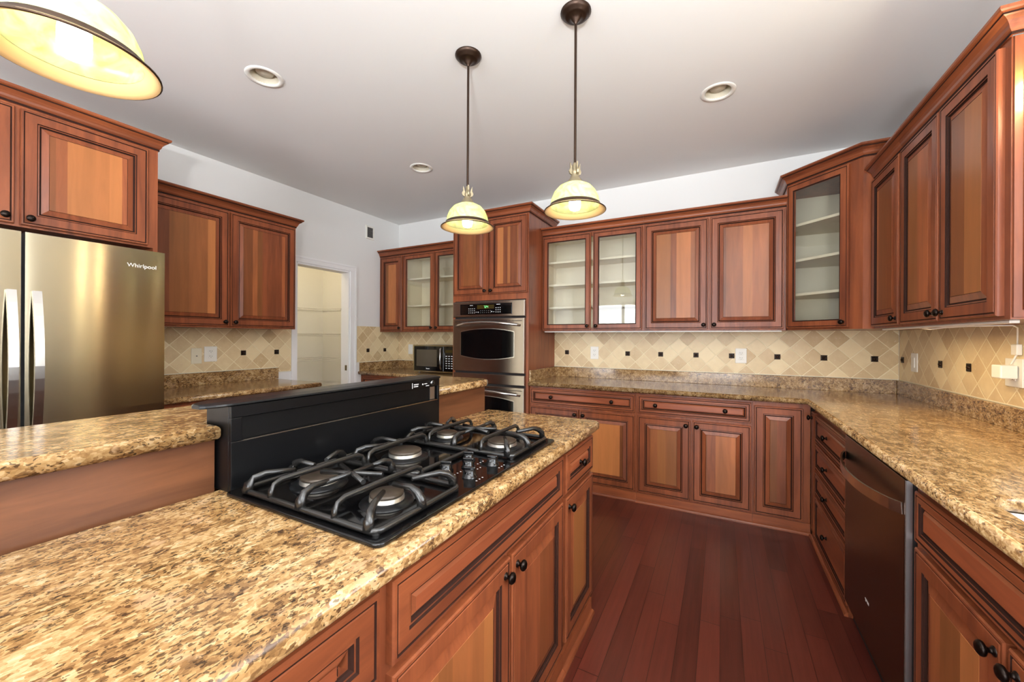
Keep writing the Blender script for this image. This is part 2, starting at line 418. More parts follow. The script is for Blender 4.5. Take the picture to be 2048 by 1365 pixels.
# sink window and patio doors, glazing bars
wd = MB()
for y in (WY0, (WY0 + WY1) / 2 - 0.02, WY1 - 0.04): wd.box(R + 0.03, R + 0.08, y, y + 0.04, WZ0, WZ1, 'trim')
for z in (WZ0, (WZ0 + WZ1) / 2, WZ1 - 0.04): wd.box(R + 0.03, R + 0.08, WY0, WY1, z, z + 0.04, 'trim')
struct(wd.build('window_1'))
wd = MB()
for k in range(5):
    x = PX0 + (PX1 - PX0 - 0.07) * k / 4; wd.box(x, x + 0.07, F - 0.09, F - 0.03, 0, PZ, 'trim')
wd.box(PX0, PX1, F - 0.09, F - 0.03, PZ - 0.07, PZ, 'trim'); wd.box(PX0, PX1, F - 0.09, F - 0.03, 0, 0.1, 'trim')
struct(wd.build('door_2'))
# pantry doorway casing
dc = MB(); cw = 0.095
dc.box(L - T, L + 0.004, DY0 - 0.012, DY0 + 0.008, 0, DZ, 'trim'); dc.box(L - T, L + 0.004, DY1 - 0.008, DY1 + 0.012, 0, DZ, 'trim')
dc.box(L - T, L + 0.004, DY0 + 0.0085, DY1 - 0.0085, DZ - 0.008, DZ + 0.0118, 'trim')
prof = [(0, 0.0), (0.010, 0.0), (0.012, 0.006), (0.012, 0.03), (0.016, 0.045), (0.018, 0.07), (0.018, cw)]
za, zb = DZ + 0.012, DZ + 0.075
dc.box(L, L + 0.014, DY0 - 0.056, DY0 - 0.0125, 0, za, 'trim'); dc.box(L, L + 0.014, DY1 + 0.0125, DY1 + cw, 0, za, 'trim')
dc.box(L, L + 0.014, DY0 - 0.056, DY1 + cw, za + 0.0003, zb, 'trim')
dc.box(L + 0.0142, L + 0.019, DY1 + cw - 0.022, DY1 + cw, 0, zb, 'trim'); dc.box(L + 0.0142, L + 0.019, DY0 - 0.056, DY1 + cw - 0.0225, zb - 0.02, zb, 'trim')
d1 = struct(dc.build('door_1'))
MB().box(L - 0.05, L - 0.02, DY1 - 0.011, DY1 - 0.008, 0.93, 0.99, 'hinge').build('hinge', d1)
struct(MB().box(L, L + 0.014, F, -0.02, 0, 0.11, 'trim').build('baseboard_left'))
struct(MB().box(PX, L - T, B - 0.026, B - 0.012, 0, 0.11, 'trim').build('baseboard_pantry'))

# ------------------------------------------------------------------ cabinet parts
FT = 0.02                                                   # door thickness
def door_mesh(w, h, s=1.0, panel='panel', frame='frame'):
    f = 0.052 * s
    st = [(0, 0), (0, -0.016), (0.003, -FT), (0.009, -FT), (0.0105, -0.018), (0.0135, -0.018), (0.015, -FT), (f, -FT), (f + 0.0035, -0.0155),
          (f + 0.008, -0.0165), (f + 0.0115, -0.0115), (f + 0.0155, -0.0105)]
    ms = [frame, frame, frame, 'glaze', 'glaze', frame, frame, 'glaze', frame, 'glaze', 'glaze']
    if s >= 0.9: st += [(f + 0.040, -0.0175), (f + 0.0415, -0.0165), (f + 0.0425, -0.0175)]; ms += [frame, 'glaze', panel]
    else: st += [(f + 0.0225, -0.0165)]; ms += [frame]
    mb = MB(); mb.rings([(i, w - i, i, h - i, y) for i, y in st], ms, panel); return mb
def glass_door_mesh(w, h, frame='frame'):
    f = 0.055
    st = [(0, 0), (0, -0.016), (0.003, -FT), (0.009, -FT), (0.0105, -0.018), (0.0135, -0.018), (0.015, -FT), (f - 0.008, -FT), (f - 0.005, -0.0165),
          (f, -0.015), (f, 0.0), (0, 0)]
    ms = [frame, frame, frame, 'glaze', 'glaze', frame, frame, 'glaze', 'glaze', frame, frame]
    mb = MB(); mb.rings([(i, w - i, i, h - i, y) for i, y in st], ms, None); return mb
KNOB = [(0.0001, -0.030), (0.006, -0.0298), (0.011, -0.028), (0.0155, -0.024), (0.0165, -0.020), (0.0150, -0.0165), (0.010, -0.0135), (0.0062, -0.012),
        (0.0055, -0.007), (0.0075, -0.004), (0.0105, -0.002), (0.0110, 0.0)]
KMESH = None
def knob(parent, x, z, y=-FT):
    global KMESH
    if KMESH is None:
        mb = MB().lathe(KNOB, 'bronze', axis='Y', seg=20); o = mb.build('knob', parent, (x, y, z)); KMESH = o.data; return o
    o = bpy.data.objects.new('knob', KMESH); C.objects.link(o); o.parent = parent; o.location = (x, y, z); return o
def door(par, x0, x1, z0, z1, kn=None, glass=False):
    w, h = x1 - x0, z1 - z0
    mb = glass_door_mesh(w, h) if glass else door_mesh(w, h)
    d = mb.build('door', par, (x0, 0, z0))
    if glass: MB().box(0.05, w - 0.05, -0.011, -0.007, 0.05, h - 0.05, 'glass').build('pane', d)
    if kn:
        knob(d, 0.030 if kn[0] == 'l' else w - 0.030, 0.034 if kn[1] == 'b' else h - 0.040)
    return d
def drawer(par, x0, x1, z0, z1, knobs=(0.5,), s=0.55):
    w, h = x1 - x0, z1 - z0
    d = door_mesh(w, h, s, 'drawer', 'frame_h').build('drawer', par, (x0, 0, z0))
    for k in knobs: knob(d, w * k, h / 2, -0.0165)
    return d
CROWN = [(0, 0), (0.006, 0), (0.006, 0.010), (0.009, 0.013), (0.013, 0.020), (0.016, 0.030), (0.022, 0.041), (0.033, 0.050), (0.038, 0.053), (0.038, 0.059),
         (0.046, 0.061), (0.050, 0.066), (0.050, 0.076), (0, 0.076)]
CMATS = ['frame_h', 'glaze', 'frame_h', 'frame_h', 'frame_h', 'frame_h', 'frame_h', 'frame_h', 'glaze', 'frame_h', 'frame_h', 'frame_h', 'frame_h']
def crown(par, path, z):
    return MB().sweep(path, [(o, z + h) for o, h in CROWN], 'frame_h', CMATS).build('crown_moulding', par)
def carcass(par, w, d, h, hollow=False, shelves=(), face='frame', extra=None, z0=0.0):
    mb = MB()
    if not hollow: mb.box(0, w, 0, d, z0, h, face)
    else:
        t = 0.018
        mb.box(0, t, 0.019, d, z0, h, face); mb.box(w - t, w, 0.019, d, z0, h, face)
        mb.box(t, w - t, 0.019, d, z0, z0 + t, face); mb.box(t, w - t, 0.019, d, h - t, h, face)
        mb.box(0, w, 0, 0.019, z0, z0 + 0.03, face); mb.box(0, w, 0, 0.019, h - 0.045, h, face)
        mb.box(0, 0.032, 0, 0.019, z0 + 0.03, h - 0.045, face); mb.box(w - 0.032, w, 0, 0.019, z0 + 0.03, h - 0.045, face)
        e = 0.0015
        mb.box(t, t + e, 0.02, d - 0.012, z0 + t, h - t, 'cream'); mb.box(w - t - e, w - t, 0.02, d - 0.012, z0 + t, h - t, 'cream')
        mb.box(t, w - t, 0.02, d - 0.012, z0 + t, z0 + t + e, 'cream'); mb.box(t, w - t, 0.02, d - 0.012, h - t - e, h - t, 'cream')
        mb.box(t, w - t, d - 0.012, d, z0 + t, h - t, 'cream')
    if extra: extra(mb)
    o = mb.build('carcass', par)
    for z in shelves: MB().box(0.020, w - 0.020, 0.045, d - 0.014, z, z + 0.018, 'cream').build('shelf', par)
    return o
def toe(par, w):
    MB().box(0, w, -0.012, 0.0, 0.0, 0.074, 'frame_h').build('toe_board', par)
    MB().sweep([(0, -0.0125), (w, -0.0125)], [(0, 0), (0.016, 0), (0.0155, 0.008), (0.011, 0.015), (0.004, 0.019), (0, 0.02)], 'frame_h').build('shoe_moulding', par)

R90 = PI / 2
# ---- uppers on the back wall
UF = 3.564; UB = 1.378; UH = 2.300 - UB; UD = B - UF - 0.002
def upper(label, x0, x1, doors, glass=False, shelves=(), path=None, group='wall cabinets'):
    t = thing('wall_cabinet', label, 'cabinet', (x0, UF, UB), 0, group); w = x1 - x0
    carcass(t, w, UD, UH, glass, shelves)
    for a, b, k in doors: door(t, a - x0, b - x0, 0.012, 2.285 - UB, k, glass)
    crown(t, path or [(0, 0), (w, 0)], UH)
    return t
upper('narrow solid-door cherry wall cabinet in the far left corner above the switch', -3.7515, -3.368, [(-3.722, -3.377, 'rb')])
upper('glass-door cherry wall cabinet above the microwave', -3.367, -2.406, [(-3.358, -2.892, 'rb'), (-2.882, -2.416, 'lb')], True, (0.30, 0.62))
upper('two-door glass cherry wall cabinet right of the oven tower', -1.554, -0.600, [(-1.544, -1.066, 'rb'), (-1.045, -0.612, 'lb')], True, (0.22, 0.44, 0.66))
upper('two-door solid cherry wall cabinet between glass cabinet and corner cabinet', -0.599, 0.424, [(-0.587, -0.100, 'rb'), (-0.084, 0.408, 'lb')])

# ---- oven tower
TF = 3.254
tw = thing('oven_cabinet', 'tall cherry cabinet housing the double wall oven', 'cabinet', (-2.404, TF, 0)); w = 0.849; d = B - TF - 0.002
mb = MB(); mb.box(0, 0.028, 0, d, 0, 2.46, 'frame'); mb.box(w - 0.028, w, 0, d, 0, 2.46, 'frame'); mb.box(0.028, w - 0.028, 0, d, 1.672, 2.46, 'frame')
mb.box(0.028, w - 0.028, 0, d, 0, 0.325, 'frame'); mb.box(0.028, w - 0.028, d - 0.02, d, 0.325, 1.672, 'frame'); mb.build('carcass', tw)
door(tw, 0.012, 0.420, 1.728, 2.445, 'rb'); door(tw, 0.430, 0.838, 1.728, 2.445, 'lb')
drawer(tw, 0.012, 0.838, 0.09, 0.30, (0.25, 0.75)); toe(tw, w)
crown(tw, [(0, d), (0, 0), (w, 0), (w, d)], 2.458)

# ---- diagonal corner cabinet
ax, ay = 0.431, 3.555; bx, by = 0.778, 3.208
dc_ = thing('corner_cabinet', 'tall diagonal corner cabinet with a single glass door', 'cabinet', (ax, ay, 1.378), -PI / 4)
def dl(x, y):
    dx, dy = x - ax, y - ay; s = math.sqrt(0.5); return (s * (dx - dy), s * (dx + dy))
plan = [dl(ax, ay), dl(bx, by), dl(R - 0.002, by), dl(R - 0.002, B - 0.002), dl(ax, B - 0.002)]
H = 2.455 - 1.378; fw = plan[1][0]
mb = MB(); mb.prism(plan, 0, 0.02, 'frame'); mb.prism(plan, H - 0.02, H, 'frame')
def wallseg(p, q, m, th=0.016):
    P, Q = Vector(p), Vector(q); dd = (Q - P).normalized(); nn = Vector((-dd.y, dd.x)) * th
    mb.prism([tuple(P), tuple(Q), tuple(Q + nn), tuple(P + nn)], 0.02, H - 0.02, m)
wallseg(plan[1], plan[2], 'frame'); wallseg(plan[4], plan[0], 'frame')
wallseg(plan[2], plan[3], 'cream'); wallseg(plan[3], plan[4], 'cream')
mb.box(0, 0.03, 0, 0.018, 0.02, H - 0.02, 'frame'); mb.box(fw - 0.085, fw, 0, 0.018, 0.02, H - 0.02, 'frame')
mb.box(0.03, fw - 0.085, 0, 0.018, H - 0.06, H - 0.02, 'frame'); mb.box(0.03, fw - 0.085, 0, 0.018, 0.02, 0.04, 'frame')
mb.build('carcass', dc_)
ins = [(0.03, 0.03), (fw - 0.03, 0.03), (plan[2][0] - 0.03, plan[2][1] - 0.0), (plan[3][0], plan[3][1] - 0.03), (plan[4][0] + 0.03, plan[4][1])]
for z in (0.25, 0.50, 0.76): MB().prism(ins, z, z + 0.018, 'cream').build('shelf', dc_)
door(dc_, 0.006, fw - 0.072, 0.012, 2.44 - 1.378, 'rb', True)
crown(dc_, [plan[4], plan[0], plan[1], plan[2]], H - 0.002)

# ---- uppers on the right wall
RF = 0.831
def rupper(label, y0, y1, doors, path=None, end=False):
    t = thing('wall_cabinet', label, 'cabinet', (RF, y0, UB), -R90, 'wall cabinets'); w = y0 - y1; d = R - RF - 0.002
    carcass(t, w, d, UH)
    for a, b, k in doors: door(t, y0 - a, y0 - b, 0.012, 2.285 - UB, k)
    if end:
        e = MB(); e.box(w, w + 0.016, 0.0, d, 0.0, UH, 'frame')
        e.build('end_panel', t)
        fl = MB(); n = 5; x0 = 0.012; x1 = 0.095
        fl.box(w + 0.016, w + 0.024, 0.004, 0.105, 0.006, UH - 0.004, 'frame')
        for k in range(n):
            c = x0 + 0.008 + (x1 - x0) * (k + 0.5) / n
            fl.tube([(w + 0.024, c, 0.03), (w + 0.024, c, UH - 0.03)], 0.0052, 'frame', 8)
        fl.build('fluted_pilaster', t)
        e2 = door_mesh(d - 0.125, UH - 0.02).build('side_panel', t, (w + 0.016, 0.115, 0.01), R90)
        w2 = w + 0.024; crown(t, [(0, 0), (w2, 0), (w2, d)], UH)
    else: crown(t, [(0, 0), (w, 0)], UH)
    return t
rupper('single-door cherry wall cabinet on the right wall beside the corner cabinet', 3.196, 2.755, [(3.186, 2.768, 'rb')])
rupper('two-door cherry wall cabinet nearest the camera on the right wall', 2.754, 1.915, [(2.742, 2.342, 'rb'), (2.326, 1.930, 'lb')], end=True)

# ---- base cabinets on the back wall
BF = 3.279; BH = 0.875
def base(label, loc, rot, w, d, doors=(), drawers=(), tb=True, group='base cabinets', s=0.55, open_top=False):
    t = thing('base_cabinet', label, 'cabinet', loc, rot, group)
    if open_top: MB().box(0, w, 0, d, 0, 0.66, 'frame').box(0, w, 0, 0.018, 0.66, BH, 'frame').box(0, 0.018, 0.018, d, 0.66, BH, 'frame').build('carcass', t)
    else: carcass(t, w, d, BH)
    for a, b, z0, z1, k in doors: door(t, a, b, z0, z1, k)
    for a, b, z0, z1, k in drawers: drawer(t, a, b, z0, z1, k, s)
    if tb: toe(t, w)
    return t
x0 = -1.553
base('cherry base cabinet next to the oven tower, one wide drawer over two doors', (x0, BF, 0), 0, 0.952, B - BF - 0.003,
     [(0.016, 0.470, 0.088, 0.692, 'rt'), (0.484, 0.940, 0.088, 0.692, 'lt')], [(0.016, 0.940, 0.716, 0.858, (0.22, 0.80))])
base('cherry base cabinet in the middle of the back wall, one wide drawer over two doors', (-0.600, BF, 0), 0, 0.796, B - BF - 0.003,
     [(0.012, 0.394, 0.088, 0.692, 'rt'), (0.408, 0.787, 0.088, 0.692, 'lt')], [(0.012, 0.787, 0.716, 0.858, (0.17, 0.79))])
base('corner base cabinet with one tall narrow door and no drawer', (0.197, BF, 0), 0, 0.332, B - BF - 0.003, [(0.010, 0.290, 0.088, 0.842, None)])
# ---- base cabinets on the right wall
RB = 0.546; rd = R - RB - 0.003
base('narrow corner base cabinet left of the four-drawer stack', (RB, 3.246, 0), -R90, 0.106, rd, [(0.006, 0.100, 0.052, 0.835, 'lt')])
dz = [(0.662, 0.830), (0.482, 0.648), (0.325, 0.468), (0.045, 0.311)]
base('four-drawer cherry base cabinet beside the dishwasher', (RB, 3.139, 0), -R90, 0.750, rd, (),
     [(0.018, 0.735, a, b, (0.42,)) for a, b in dz])
base('cherry sink base cabinet in the right foreground, false drawer over two doors', (RB, 1.692, 0), -R90, 0.93, rd,
     [(0.036, 0.472, 0.052, 0.672, 'rt'), (0.486, 0.90, 0.052, 0.672, 'lt')], [(0.036, 0.90, 0.690, 0.845, ())], open_top=True)
base('cherry base cabinet under the worktop end nearest the window', (RB, 0.760, 0), -R90, 1.05, rd,
     [(0.012, 0.52, 0.052, 0.672, 'rt'), (0.53, 1.04, 0.052, 0.672, 'lt')], [(0.012, 1.04, 0.69, 0.845, (0.3, 0.7))])
# ---- base cabinets, left wall and far left corner
base('cherry base cabinet under the left wall worktop, behind the island', (-3.13, 1.125, 0), R90, 1.125, -3.13 - L - 0.003,
     [(0.012, 0.556, 0.088, 0.692, 'rt'), (0.568, 1.113, 0.088, 0.692, 'lt')], [(0.012, 0.556, 0.716, 0.858, (0.5,)), (0.568, 1.113, 0.716, 0.858, (0.5,))])
base('cherry base cabinet below the microwave', (L + 0.002, BF, 0), 0, 1.345, B - BF - 0.003,
     [(0.03, 0.66, 0.088, 0.692, 'rt'), (0.675, 1.33, 0.088, 0.692, 'lt')], [(0.03, 0.66, 0.716, 0.858, (0.5,)), (0.675, 1.33, 0.716, 0.858, (0.5,))])

# ---- fridge cabinet and left wall upper
ft = thing('fridge_cabinet', 'cherry cabinet bridging above the refrigerator with a tall side panel', 'cabinet', (-3.02, -0.02, 0), R90)
w = 1.125; d = -3.02 - L - 0.002
mb = MB(); mb.box(0, w, 0, d, 1.838, 2.43, 'frame'); mb.box(w - 0.022, w, 0, d, 0, 1.838, 'frame'); mb.box(0, 0.022, 0, d, 0, 1.838, 'frame'); mb.build('carcass', ft)
door(ft, 0.028, 0.574, 1.848, 2.412, 'rb'); door(ft, 0.592, 1.075, 1.848, 2.412, 'lb')
crown(ft, [(0, d), (0, 0), (w, 0), (w, d)], 2.428)
lu = thing('wall_cabinet', 'two-door cherry wall cabinet on the left wall beside the refrigerator', 'cabinet', (-3.429, 1.108, UB), R90, 'wall cabinets')
w = 1.142; carcass(lu, w, -3.429 - L - 0.002, UH)
door(lu, 0.012, 0.586, 0.012, 2.285 - UB, 'rb'); door(lu, 0.598, 1.130, 0.012, 2.285 - UB, 'lb')
crown(lu, [(0, 0), (w, 0), (w, 0.32)], UH)

# ------------------------------------------------------------------ worktops
GZ0, GZ1 = 0.876, 0.914
def rrect(x0, x1, y0, y1, r, n=6):
    return arc(x1 - r, y0 + r, r, -PI / 2, 0, n) + arc(x1 - r, y1 - r, r, 0, PI / 2, n) + arc(x0 + r, y1 - r, r, PI / 2, PI, n) + arc(x0 + r, y0 + r, r, PI, 1.5 * PI, n)
SX0, SX1, SY0, SY1 = 0.592, 1.03, 0.80, 1.462
wk = thing('granite_worktop', 'L-shaped speckled gold granite worktop along back and right walls', 'worktop', (0, 0, 0))
slab('worktop_slab', [(-1.553, 3.234), (0.501, 3.234), (0.501, -0.29), (R - 0.002, -0.29), (R - 0.002, B - 0.002), (-1.553, B - 0.002)],
     [list(reversed(rrect(SX0, SX1, SY0, SY1, 0.06)))], GZ0, GZ1, 'granite', wk)
tag(MB().rbox(-1.553, R - 0.026, B - 0.024, B - 0.002, GZ1, 1.014, 'granite', 0.002).build('granite_upstand'), 'long granite upstand along the back wall right of the oven tower', 'upstand', 'granite upstands')
tag(MB().rbox(R - 0.025, R - 0.002, -0.29, B - 0.002, GZ1, 1.014, 'granite', 0.002).build('granite_upstand'), 'granite upstand along the right wall under the backsplash', 'upstand', 'granite upstands')
tag(MB().rbox(-1.553, -1.531, 3.262, B - 0.025, GZ1, 1.014, 'granite', 0.002).build('granite_upstand'), 'short granite upstand returning along the side of the oven tower', 'upstand', 'granite upstands')
lw = thing('granite_worktop', 'short granite worktop on the left wall beside the refrigerator', 'worktop', (0, 0, 0))
slab('worktop_slab', [(L + 0.002, 1.112), (-3.085, 1.112), (-3.085, 2.27), (L + 0.002, 2.27)], [], GZ0, GZ1, 'granite', lw)
tag(MB().rbox(L + 0.002, L + 0.024, 1.112, 2.285, GZ1, 1.014, 'granite', 0.002).build('granite_upstand'), 'granite upstand on the left wall beside the refrigerator', 'upstand', 'granite upstands')
cwk = thing('granite_worktop', 'granite worktop under the microwave in the far left corner', 'worktop', (0, 0, 0))
slab('worktop_slab', [(L + 0.002, 3.234), (-2.406, 3.234), (-2.406, B - 0.002), (L + 0.002, B - 0.002)], [], GZ0, GZ1, 'granite', cwk)
tag(MB().rbox(L + 0.002, L + 0.024, 3.25, B - 0.002, GZ1, 1.014, 'granite', 0.002).build('granite_upstand'), 'short granite upstand on the left wall at the far corner', 'upstand', 'granite upstands')
tag(MB().rbox(L + 0.0245, -2.407, B - 0.024, B - 0.002, GZ1, 1.014, 'granite', 0.002).build('granite_upstand'), 'granite upstand on the back wall behind the microwave', 'upstand', 'granite upstands')

# sink
sk = thing('kitchen_sink', 'stainless steel sink set under the right hand granite worktop', 'sink', ((SX0 + SX1) / 2, (SY0 + SY1) / 2, 0.68))
hx, hy = (SX1 - SX0) / 2, (SY1 - SY0) / 2
mb = MB(); n = 28; rings_ = []
for (sx, z, r) in ((0.012, 0.195, 0.07), (0.001, 0.195, 0.06), (-0.006, 0.04, 0.06), (-0.03, 0.008, 0.06), (-0.08, 0.0, 0.06)):
    rings_.append([(x, y, z) for x, y in rrect(-hx - sx, hx + sx, -hy - sx, hy + sx, r)])
b = 0
for rg in rings_: mb.v += rg
nn = len(rings_[0])
for k in range(len(rings_) - 1):
    for i in range(nn): j = (i + 1) % nn; mb.face([k * nn + i, k * nn + j, (k + 1) * nn + j, (k + 1) * nn + i], 'sink', True)
mb.face(range((len(rings_) - 1) * nn, len(rings_) * nn), 'sink'); mb.build('basin', sk)
MB().lathe([(0.0001, 0.004), (0.03, 0.003), (0.042, 0.006), (0.045, 0.0005)], 'hsteel').build('drain', sk)

# ------------------------------------------------------------------ island
IX = -0.555; IB = -1.148; IR = -0.6; IE = 1.845
def island(label, y0, y1, doors, drawers, sx):
    return base(label, (IX, y0, 0), R90, y1 - y0, IX - IB - 0.002, doors, drawers, True, 'island base cabinets', sx)
island('island cabinet at the camera end, left of the cooktop cabinet', IR, 0.529, [(0.02, 0.53, 0.108, 0.675, 'rt'), (0.545, 1.112, 0.108, 0.675, 'lt')],
       [(0.545, 1.114, 0.695, 0.852, ()), (0.02, 0.53, 0.695, 0.852, ())], 0.9)
island('island cabinet under the cooktop, wide false drawer over two doors', 0.530, 1.454,
       [(0.016, 0.478, 0.108, 0.675, 'rt'), (0.490, 0.910, 0.108, 0.675, 'lt')], [(0.016, 0.910, 0.695, 0.852, ())], 0.8)
island('narrow island end cabinet, one small drawer over one door', 1.455, IE, [(0.018, 0.376, 0.108, 0.675, 'lt')], [(0.018, 0.376, 0.695, 0.852, (0.5,))], 0.8)
iw = thing('granite_worktop', 'lower granite worktop of the island around the gas cooktop', 'worktop', (0, 0, 0))
c = 0.035
slab('worktop_slab', [(IB + 0.001, IR - 0.03), (-0.509, IR - 0.03), (-0.509, 1.880 - c), (-0.509 - c * 0.3, 1.880 - c * 0.3), (-0.509 - c, 1.880), (IB + 0.001, 1.880)], [], GZ0, GZ1, 'granite', iw)
# raised bar wall with the slot of the downdraft vent
VY0, VY1 = 0.545, 1.372
bw = MB()
bw.box(-1.40, -1.150, IR, VY0 - 0.006, 0, 1.044, 'wood_y'); bw.box(-1.40, -1.150, VY1 + 0.006, IE + 0.005, 0, 1.044, 'wood_y'); bw.box(-1.40, -1.215, VY0 - 0.006, VY1 + 0.006, 0, 1.044, 'wood_y')
bw.box(-1.409, -1.401, IR, IE + 0.005, 0, 1.044, 'wood_y')
bwo = tag(bw.build('bar_wall'), 'cherry panel wall carrying the raised bar of the island', 'bar wall')
bt = thing('granite_bar_top', 'raised granite bar top along the back of the island', 'bar top', (0, 0, 0))
e = 1.872
slab('bar_slab', [(-1.535, IR - 0.03), (-1.120, IR - 0.03), (-1.120, VY0 - 0.006), (-1.212, VY0 - 0.006), (-1.212, VY1 + 0.006), (-1.120, VY1 + 0.006),
                  (-1.120, e - 0.05), (-1.135, e - 0.015), (-1.17, e), (-1.535, e)], [], 1.046, 1.083, 'granite', bt)

# ------------------------------------------------------------------ downdraft vent
dv = thing('downdraft_vent', 'raised black downdraft vent standing behind the cooktop', 'vent', (-1.085, VY0, 0.914))
VL = VY1 - VY0
mb = MB(); x1 = 0.0; x0 = -0.118
mb.box(x0, x1 - 0.012, 0, VL, 0.0, 0.218, 'black')
mb.box(x1 - 0.012, x1, 0, VL, 0.0, 0.128, 'black'); mb.box(x1 - 0.012, x1, 0, VL, 0.188, 0.218, 'black')
mb.box(x1 - 0.012, x1, 0, 0.026, 0.128, 0.188, 'black'); mb.box(x1 - 0.012, x1, VL - 0.012, VL, 0.128, 0.188, 'black')
mb.build('housing', dv, bevel=0.0015)
MB().box(-0.003, 0.0015, 0.028, VL - 0.013, 0.1265, 0.1295, 'hsteel').build('trim_strip', dv)
MB().box(-0.0118, -0.0105, 0.030, VL - 0.015, 0.131, 0.186, 'matte').build('intake_panel', dv)
MB().box(-0.0105, -0.0085, VL - 0.052, VL - 0.022, 0.131, 0.184, 'esteel').build('intake_glint', dv)  # pale plate standing in for a reflection at the panel's far end
cp = MB(); prof = [(-0.118, 0.219), (-0.118, 0.224), (-0.09, 0.2295), (-0.03, 0.2295), (0.004, 0.226), (0.006, 0.222), (0.004, 0.219)]
n = 12; k = len(prof)
ys = [-0.052, -0.046, -0.03, -0.01, 0.0, VL]
b = 0
for i, y in enumerate(ys):
    sc = (0.30, 0.55, 0.8, 0.96, 1.0, 1.0)[i]
    for (px_, pz_) in prof: cp.v.append((-0.056 + (px_ + 0.056) * sc, y, pz_ - (1 - sc) * 0.006))
for i in range(len(ys) - 1):
    for j in range(k): l = (j + 1) % k; cp.face([i * k + j, i * k + l, (i + 1) * k + l, (i + 1) * k + j], 'black', False)
cp.face(range(k), 'black'); cp.face(range((len(ys) - 1) * k, len(ys) * k), 'black')
cp.build('cap', dv)
ct = MB(); 
for (a, bb, z0, z1) in ((0.655, 0.658, 0.190, 0.212), (0.665, 0.693, 0.203, 0.207), (0.665, 0.690, 0.195, 0.199), (0.715, 0.722, 0.199, 0.205), (0.728, 0.745, 0.201, 0.204), (0.738, 0.758, 0.192, 0.195)):
    ct.box(0.0, 0.0008, a, bb, z0, z1, 'legend')
ct.build('control_legend', dv)
MB().lathe([(0.0001, 0.010), (0.007, 0.010), (0.009, 0.006), (0.010, 0.0)], 'black', axis='X', seg=18).lathe([(0.0085, 0.0062), (0.0095, 0.0064), (0.0102, 0.001)], 'hsteel', axis='X', seg=18).build('control_knob', dv, (0.0, 0.777, 0.203))

# ------------------------------------------------------------------ gas cooktop
ck = thing('gas_cooktop', 'black five burner gas cooktop set into the island worktop', 'cooktop', (0, 0, 0.9145))
CX0, CX1, CY0, CY1 = -1.083, -0.556, 0.528, 1.408
slab('glass_plate', rrect(CX0, CX1, CY0, CY1, 0.018), [], 0.0, 0.009, 'bglass', ck, r=0.003)
BURN = [(-0.690, 0.680, 0.040), (-0.930, 0.680, 0.048), (-0.900, 0.965, 0.052), (-0.688, 1.225, 0.052), (-0.930, 1.225, 0.040)]
for x, y, r in BURN:
    bo = MB().lathe([(r + 0.022, 0.009), (r + 0.020, 0.0125), (r + 0.006, 0.014), (r, 0.016), (r, 0.024), (r - 0.003, 0.026), (0.01, 0.026)], 'alu', (x, y, 0), seg=28,
                    mats=['black', 'black', 'black', 'alu', 'alu', 'alu']).build('burner', ck)
    MB().lathe([(r - 0.002, 0.0262), (r - 0.001, 0.031), (r - 0.006, 0.034), (0.0001, 0.0345)], 'burncap', (x, y, 0), seg=28).build('burner_cap', bo)
def grate(x0, x1, y0, y1, burners, ribs):
    mb = MB(); zb = 0.017; zt = 0.054; r = 0.0068; rt = 0.0062
    ring = [(x, y, zb) for x, y in rrect(x0, x1, y0, y1, 0.02, 4)]
    mb.tube(ring, r, 'iron', 8, closed=True)
    for x, y in ((x0, y0), (x1, y0), (x1, y1), (x0, y1)):
        cx_ = x + (0.008 if x == x0 else -0.008); cy_ = y + (0.008 if y == y0 else -0.008)
        mb.lathe([(0.009, 0.0095), (0.009, 0.018)], 'iron', (cx_, cy_, 0), seg=8)
    for x in ribs:                                             # long ribs arching over the plate
        pts = [(x, y0, zb), (x, y0 + 0.002, zb + 0.018), (x, y0 + 0.010, zt - 0.008), (x, y0 + 0.026, zt), (x, (y0 + y1) / 2, zt),
               (x, y1 - 0.026, zt), (x, y1 - 0.010, zt - 0.008), (x, y1 - 0.002, zb + 0.018), (x, y1, zb)]
        mb.tube(pts, rt, 'iron', 8, ry=rt * 1.15)
    def finger(px_, py_, qx, qy):                              # from the frame up and in towards the burner
        P = Vector((px_, py_, 0)); Q = Vector((qx, qy, 0)); dd = Q - P
        f = lambda a, z: tuple(P + dd * a + Vector((0, 0, z)))
        mb.tube([f(0, zb), f(0.02, zb + 0.018), f(0.14, zt - 0.007), f(0.36, zt + 0.002), f(1.0, zt)], [r * 1.7, r * 1.6, r * 1.45, r * 1.1, r * 0.8], 'iron', 8)
    for bx_, by_, br in burners:
        far = bx_ > (x0 + x1) / 2
        ex = x1 if far else x0; s = 1 if far else -1
        finger(ex, by_, bx_ + s * 0.020, by_)
        for sy in (-1, 1):
            ey = y0 if sy < 0 else y1
            finger(bx_ + s * 0.085, ey, bx_ + s * 0.035, by_ + sy * 0.045)
    if len(burners) == 2:                                      # crossing arms in the middle
        mx = (x0 + x1) / 2; my = (y0 + y1) / 2
        finger(mx, y0, mx, my - 0.055); finger(mx, y1, mx, my + 0.055)
        a = 0.075
        mb.tube([(mx - a, my - 0.03, zt), (mx, my, zt), (mx + a, my + 0.03, zt)], rt, 'iron', 8)
        mb.tube([(mx - a, my + 0.03, zt), (mx, my, zt), (mx + a, my - 0.03, zt)], rt, 'iron', 8)
        mb.tube([(mx, my - 0.085, zt), (mx, my + 0.085, zt)], rt, 'iron', 8)
    return mb.build('grate', ck)
grate(-1.045, -0.585, 0.548, 0.822, BURN[0:2], (-0.925, -0.705))
grate(-1.045, -0.745, 0.832, 1.098, BURN[2:3], (-0.925,))
grate(-1.045, -0.585, 1.108, 1.385, BURN[3:5], (-0.925, -0.705))
